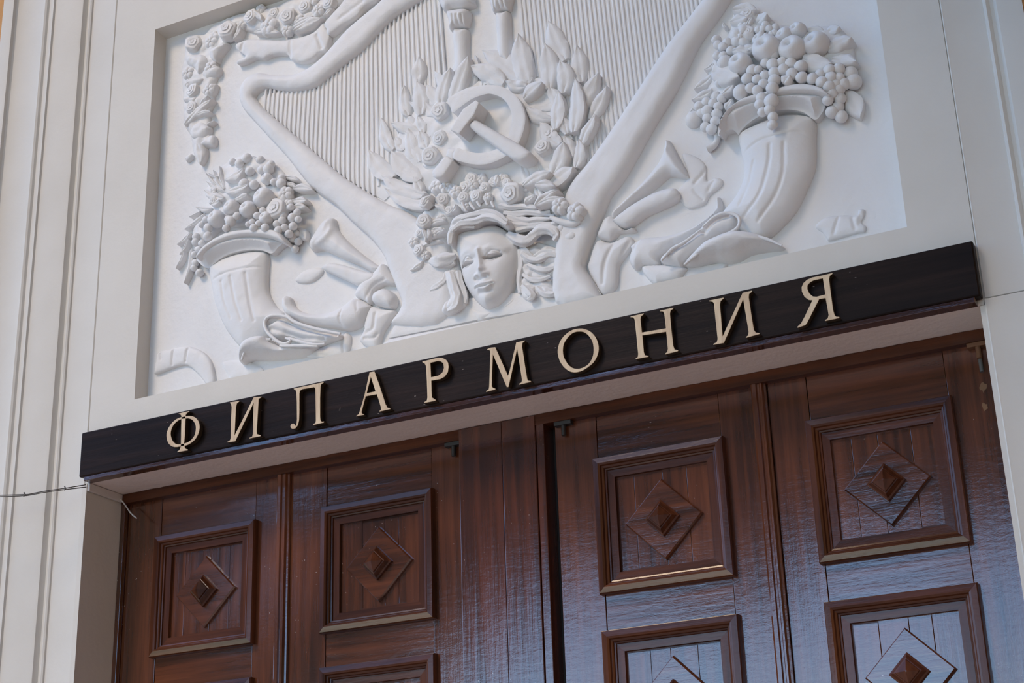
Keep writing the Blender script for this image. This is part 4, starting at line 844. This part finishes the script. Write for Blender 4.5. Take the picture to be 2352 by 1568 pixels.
puff('ribbon_end', 'J', [(2000,910),(2160,890),(2340,950),(2340,1010),(2080,1062),(2062,1040)], .010, REL, edge=.4, th=.006, cell=.006)
# right-hand trumpet and drapery
tr2 = puff('trumpet', 'H', [(895,-25),(930,-30),(960,20),(1030,150),(1108,292),(1085,310),(982,295),(922,295),(802,395),(642,505),(502,622),(432,672),(418,622),(480,560),(642,402),(762,272),(850,150),(885,40)], .040, REL, edge=.2, th=.014, cell=.005, creases=[([(900,60),(960,160),(1040,280)], 26, -.006)])
puff('rod', 'H', [(438,690),(602,562),(802,452),(962,408),(1012,430),(1018,492),(902,562),(722,642),(642,702),(562,752),(502,752),(450,722)], .042, tr2, edge=.55, rf=.9, th=.018, cell=.005)
puff('cloth', 'H', [(1020,500),(1102,582),(1242,542),(1292,462),(1392,382),(1402,322),(1340,302),(1262,330),(1252,192),(1162,112),(1042,92),(1100,290),(1002,422)], .013, tr2, edge=.35, rf=.6, th=.008, cell=.006, creases=[([(1250,250),(1160,350)], 16, .006), ([(1150,420),(1230,500)], 14, .004), ([(1330,330),(1280,420)], 14, .004)])
puff('knot', 'H', [(285,835),(322,720),(352,672),(422,652),(522,772),(602,752),(622,792),(482,805),(432,855),(382,875)], .034, tr2, edge=.25, th=.015, cell=.005)
puff('strap', 'H', [(208,1062),(282,872),(402,892),(562,832),(612,900),(542,1002),(472,1102),(452,1282),(342,1362),(262,1252),(198,1122)], .030, tr2, edge=.3, th=.012, cell=.005, creases=[([(420,900),(350,1080),(330,1250)], 18, .007), ([(570,880),(480,1040)], 16, .006)])
tl2 = puff('horn_tail', 'H', [(590,922),(702,852),(902,832),(1102,772),(1232,702),(1345,602),(1358,500),(1385,480),(1405,600),(1335,652),(1212,772),(1052,892),(962,932),(842,1032),(842,1092),(702,1102),(622,1132),(572,1062),(590,962)], .040, REL, edge=.2, rf=.8, th=.014, cell=.005, creases=[([(600,960),(640,880)], 16, .005)])
puff('drape', 'H', [(850,1062),(962,942),(1062,892),(1212,772),(1332,652),(1442,618),(1532,638),(1565,682),(1545,762),(1482,802),(1312,872),(1242,932),(1152,1002),(1062,1092),(1022,1112)], .056, tl2, edge=.3, rf=.8, th=.025, cell=.005,
     creases=[([(1250,800),(1340,700),(1460,660)], 22, .012), ([(960,990),(1120,880),(1240,790)], 16, .006)])
puff('drape', 'H', [(1062,1092),(1242,952),(1332,902),(1502,842),(1642,828),(1802,852),(1955,918),(1932,948),(1802,962),(1652,992),(1552,1052),(1432,1072),(1342,1062),(1182,1102),(1102,1112)], .070, tl2, edge=.15, rf=.9, th=.02, cell=.005, tilt=(0, .75))
for pts in ([(1230,935),(1310,874),(1400,835),(1480,800),(1545,755),(1564,690),(1530,642),(1440,622),(1340,658),(1230,750)], [(1065,1092),(1150,1020),(1240,952),(1330,902),(1500,846),(1640,830),(1800,856),(1945,915)], [(860,1050),(960,945),(1060,892),(1210,775)]):
    rtube('hem', 'H', pts, [10]+[15]*(len(pts)-2)+[8], tl2, .06, 1.0)
puff('cloth', 'H', [(690,1152),(702,1102),(852,1092),(1082,1112),(1062,1172),(1012,1232),(882,1252),(812,1272),(742,1222)], .032, tl2, edge=.35, th=.014, cell=.005)
puff('cloth', 'H', [(1082,1112),(1250,1090),(1432,1072),(1442,1112),(1392,1152),(1200,1200),(1032,1232)], .010, tl2, edge=.3, th=.005, cell=.006)
puff('ribbon_end', 'I', [(470,742),(562,662),(722,642),(842,642),(862,590),(912,592),(905,652),(882,702),(925,742),(912,792),(842,802),(612,868),(572,852),(532,792)], .013, REL, edge=.35, rf=.7, th=.008, cell=.005, creases=[([(680,660),(640,800)], 14, .004), ([(800,660),(830,760)], 14, .004), ([(880,640),(870,720)], 12, .004)])

# ------------------------------------------------------------------ garland in the upper left corner
gm = puff('garland', 'GA', [(115,300),(120,140),(210,90),(330,90),(450,30),(600,60),(600,180),(490,330),(480,430),(490,520),(440,640),(440,760),(420,880),(390,960),(400,1150),(420,1290),(340,1340),(290,1440),(210,1390),(180,1200),(110,1080),(100,900),(90,700),(80,500)], .024, REL, edge=.25, rf=.6, th=.01, cell=.006, nz=.007, ns_=34)
gm['label'] = 'garland of blossoms and leaves hanging in the corner'
for x, y, r_, h_, k in ((215,190,105,.03,'rose'),(400,170,80,.026,'five'),(200,700,84,.028,'rose'),(190,885,78,.028,'rose'),(400,450,78,.026,'five'),(150,510,80,.026,'five'),(380,690,74,.026,'five'),(160,620,56,.026,'five')):
    bloom('GA', x, y, r_, gm, h_, k, .6)
for pts, h_ in (([(385,300),(430,232),(590,185),(490,330),(465,392),(402,362)], .04), ([(140,345),(262,300),(362,342),(352,452),(272,535),(222,472),(142,422)], .042), ([(320,485),(372,415),(492,442),(485,522),(402,565),(352,592),(310,545)], .034),
                ([(130,612),(252,562),(332,572),(302,622),(182,662)], .036), ([(300,692),(452,622),(455,702),(412,762),(332,762)], .03), ([(102,782),(262,762),(242,832),(132,842)], .032),
                ([(110,1062),(182,1022),(235,1042),(172,1112)], .03), ([(170,1152),(262,1042),(382,1082),(392,1142),(332,1212),(242,1242),(192,1222)], .034), ([(290,1290),(360,1210),(440,1190),(445,1300),(352,1312)], .028), ([(120,1432),(190,1392),(205,1432),(142,1482)], .018)):
    puff('petal', 'GA', pts, h_, gm, edge=.35, th=h_*.6, cell=.0045, nz=.004, ns_=45)
for p0, p1, w_, l0, l1 in (((120,1080),(430,800),110,.02,.022),((270,1290),(288,1512),135,.018,.012),((240,980),(410,940),70,.02,None),((300,860),(380,770),70,.02,None),((370,1090),(450,1040),46,.012,None)):
    leaf('leaf', 'GA', p0, p1, w_, gm, l0, l1, .06)
gt = puff('garland', 'B', [(290,295),(400,200),(600,120),(900,60),(1040,-10),(1040,-60),(1500,-90),(1530,0),(1400,110),(1345,170),(1200,285),(1060,300),(940,300),(730,292),(600,280),(490,385),(300,335)], .024, REL, edge=.25, rf=.7, th=.01, cell=.006, nz=.007, ns_=34)
for x, y, r_, h_, k in ((480,270,98,.034,'rose'),(690,150,76,.03,'rose'),(850,235,100,.028,'five'),(1025,150,84,.032,'rose'),(1020,270,60,.026,'five'),(1300,90,64,.026,'five'),(1395,25,66,.028,'rose'),(1180,60,70,.026,'rose'),(1120,180,60,.026,'five'),(1260,-10,70,.026,'five'),(600,230,52,.024,'five'),(350,330,60,.022,'five'),(780,80,50,.02,'five'),(900,120,56,.024,'rose')):
    bloom('B', x, y, r_, gt, h_, k, .6)
for p0, p1, w_, l0 in (((1090,290),(1345,170),100,.026),((1080,240),(1260,150),80,.026),((600,240),(540,370),70,.02),((730,290),(960,300),70,.02),((720,120),(800,190),60,.026),((1360,150),(1440,80),60,.022)):
    leaf('leaf', 'B', p0, p1, w_, gt, l0, None, .05)
rb = puff('ribbon', 'B', [(555,395),(620,365),(702,350),(952,360),(1102,340),(1250,290),(1342,200),(1365,260),(1395,330),(1378,400),(1362,450),(1302,470),(1242,525),(1152,555),(1052,535),(1012,485),(882,485),(802,520),(722,515),(642,555),(565,572),(568,540),(640,500),(560,440)], .030, REL, edge=.75, rf=.5, th=.026, cell=.006, nz=.002,
          creases=[([(1050,370),(1050,520)], 16, .003), ([(620,400),(600,470)], 20, .006), ([(1290,320),(1330,430)], 20, .006)])
puff('ribbon', 'B', [(1352,200),(1480,60),(1540,-20),(1580,-60),(1840,-60),(1822,0),(1722,55),(1642,155),(1520,225),(1392,310),(1370,260)], .036, REL, edge=.75, rf=.5, th=.03, cell=.006, nz=.002, creases=[([(1700,20),(1500,170)], 24, .004)])
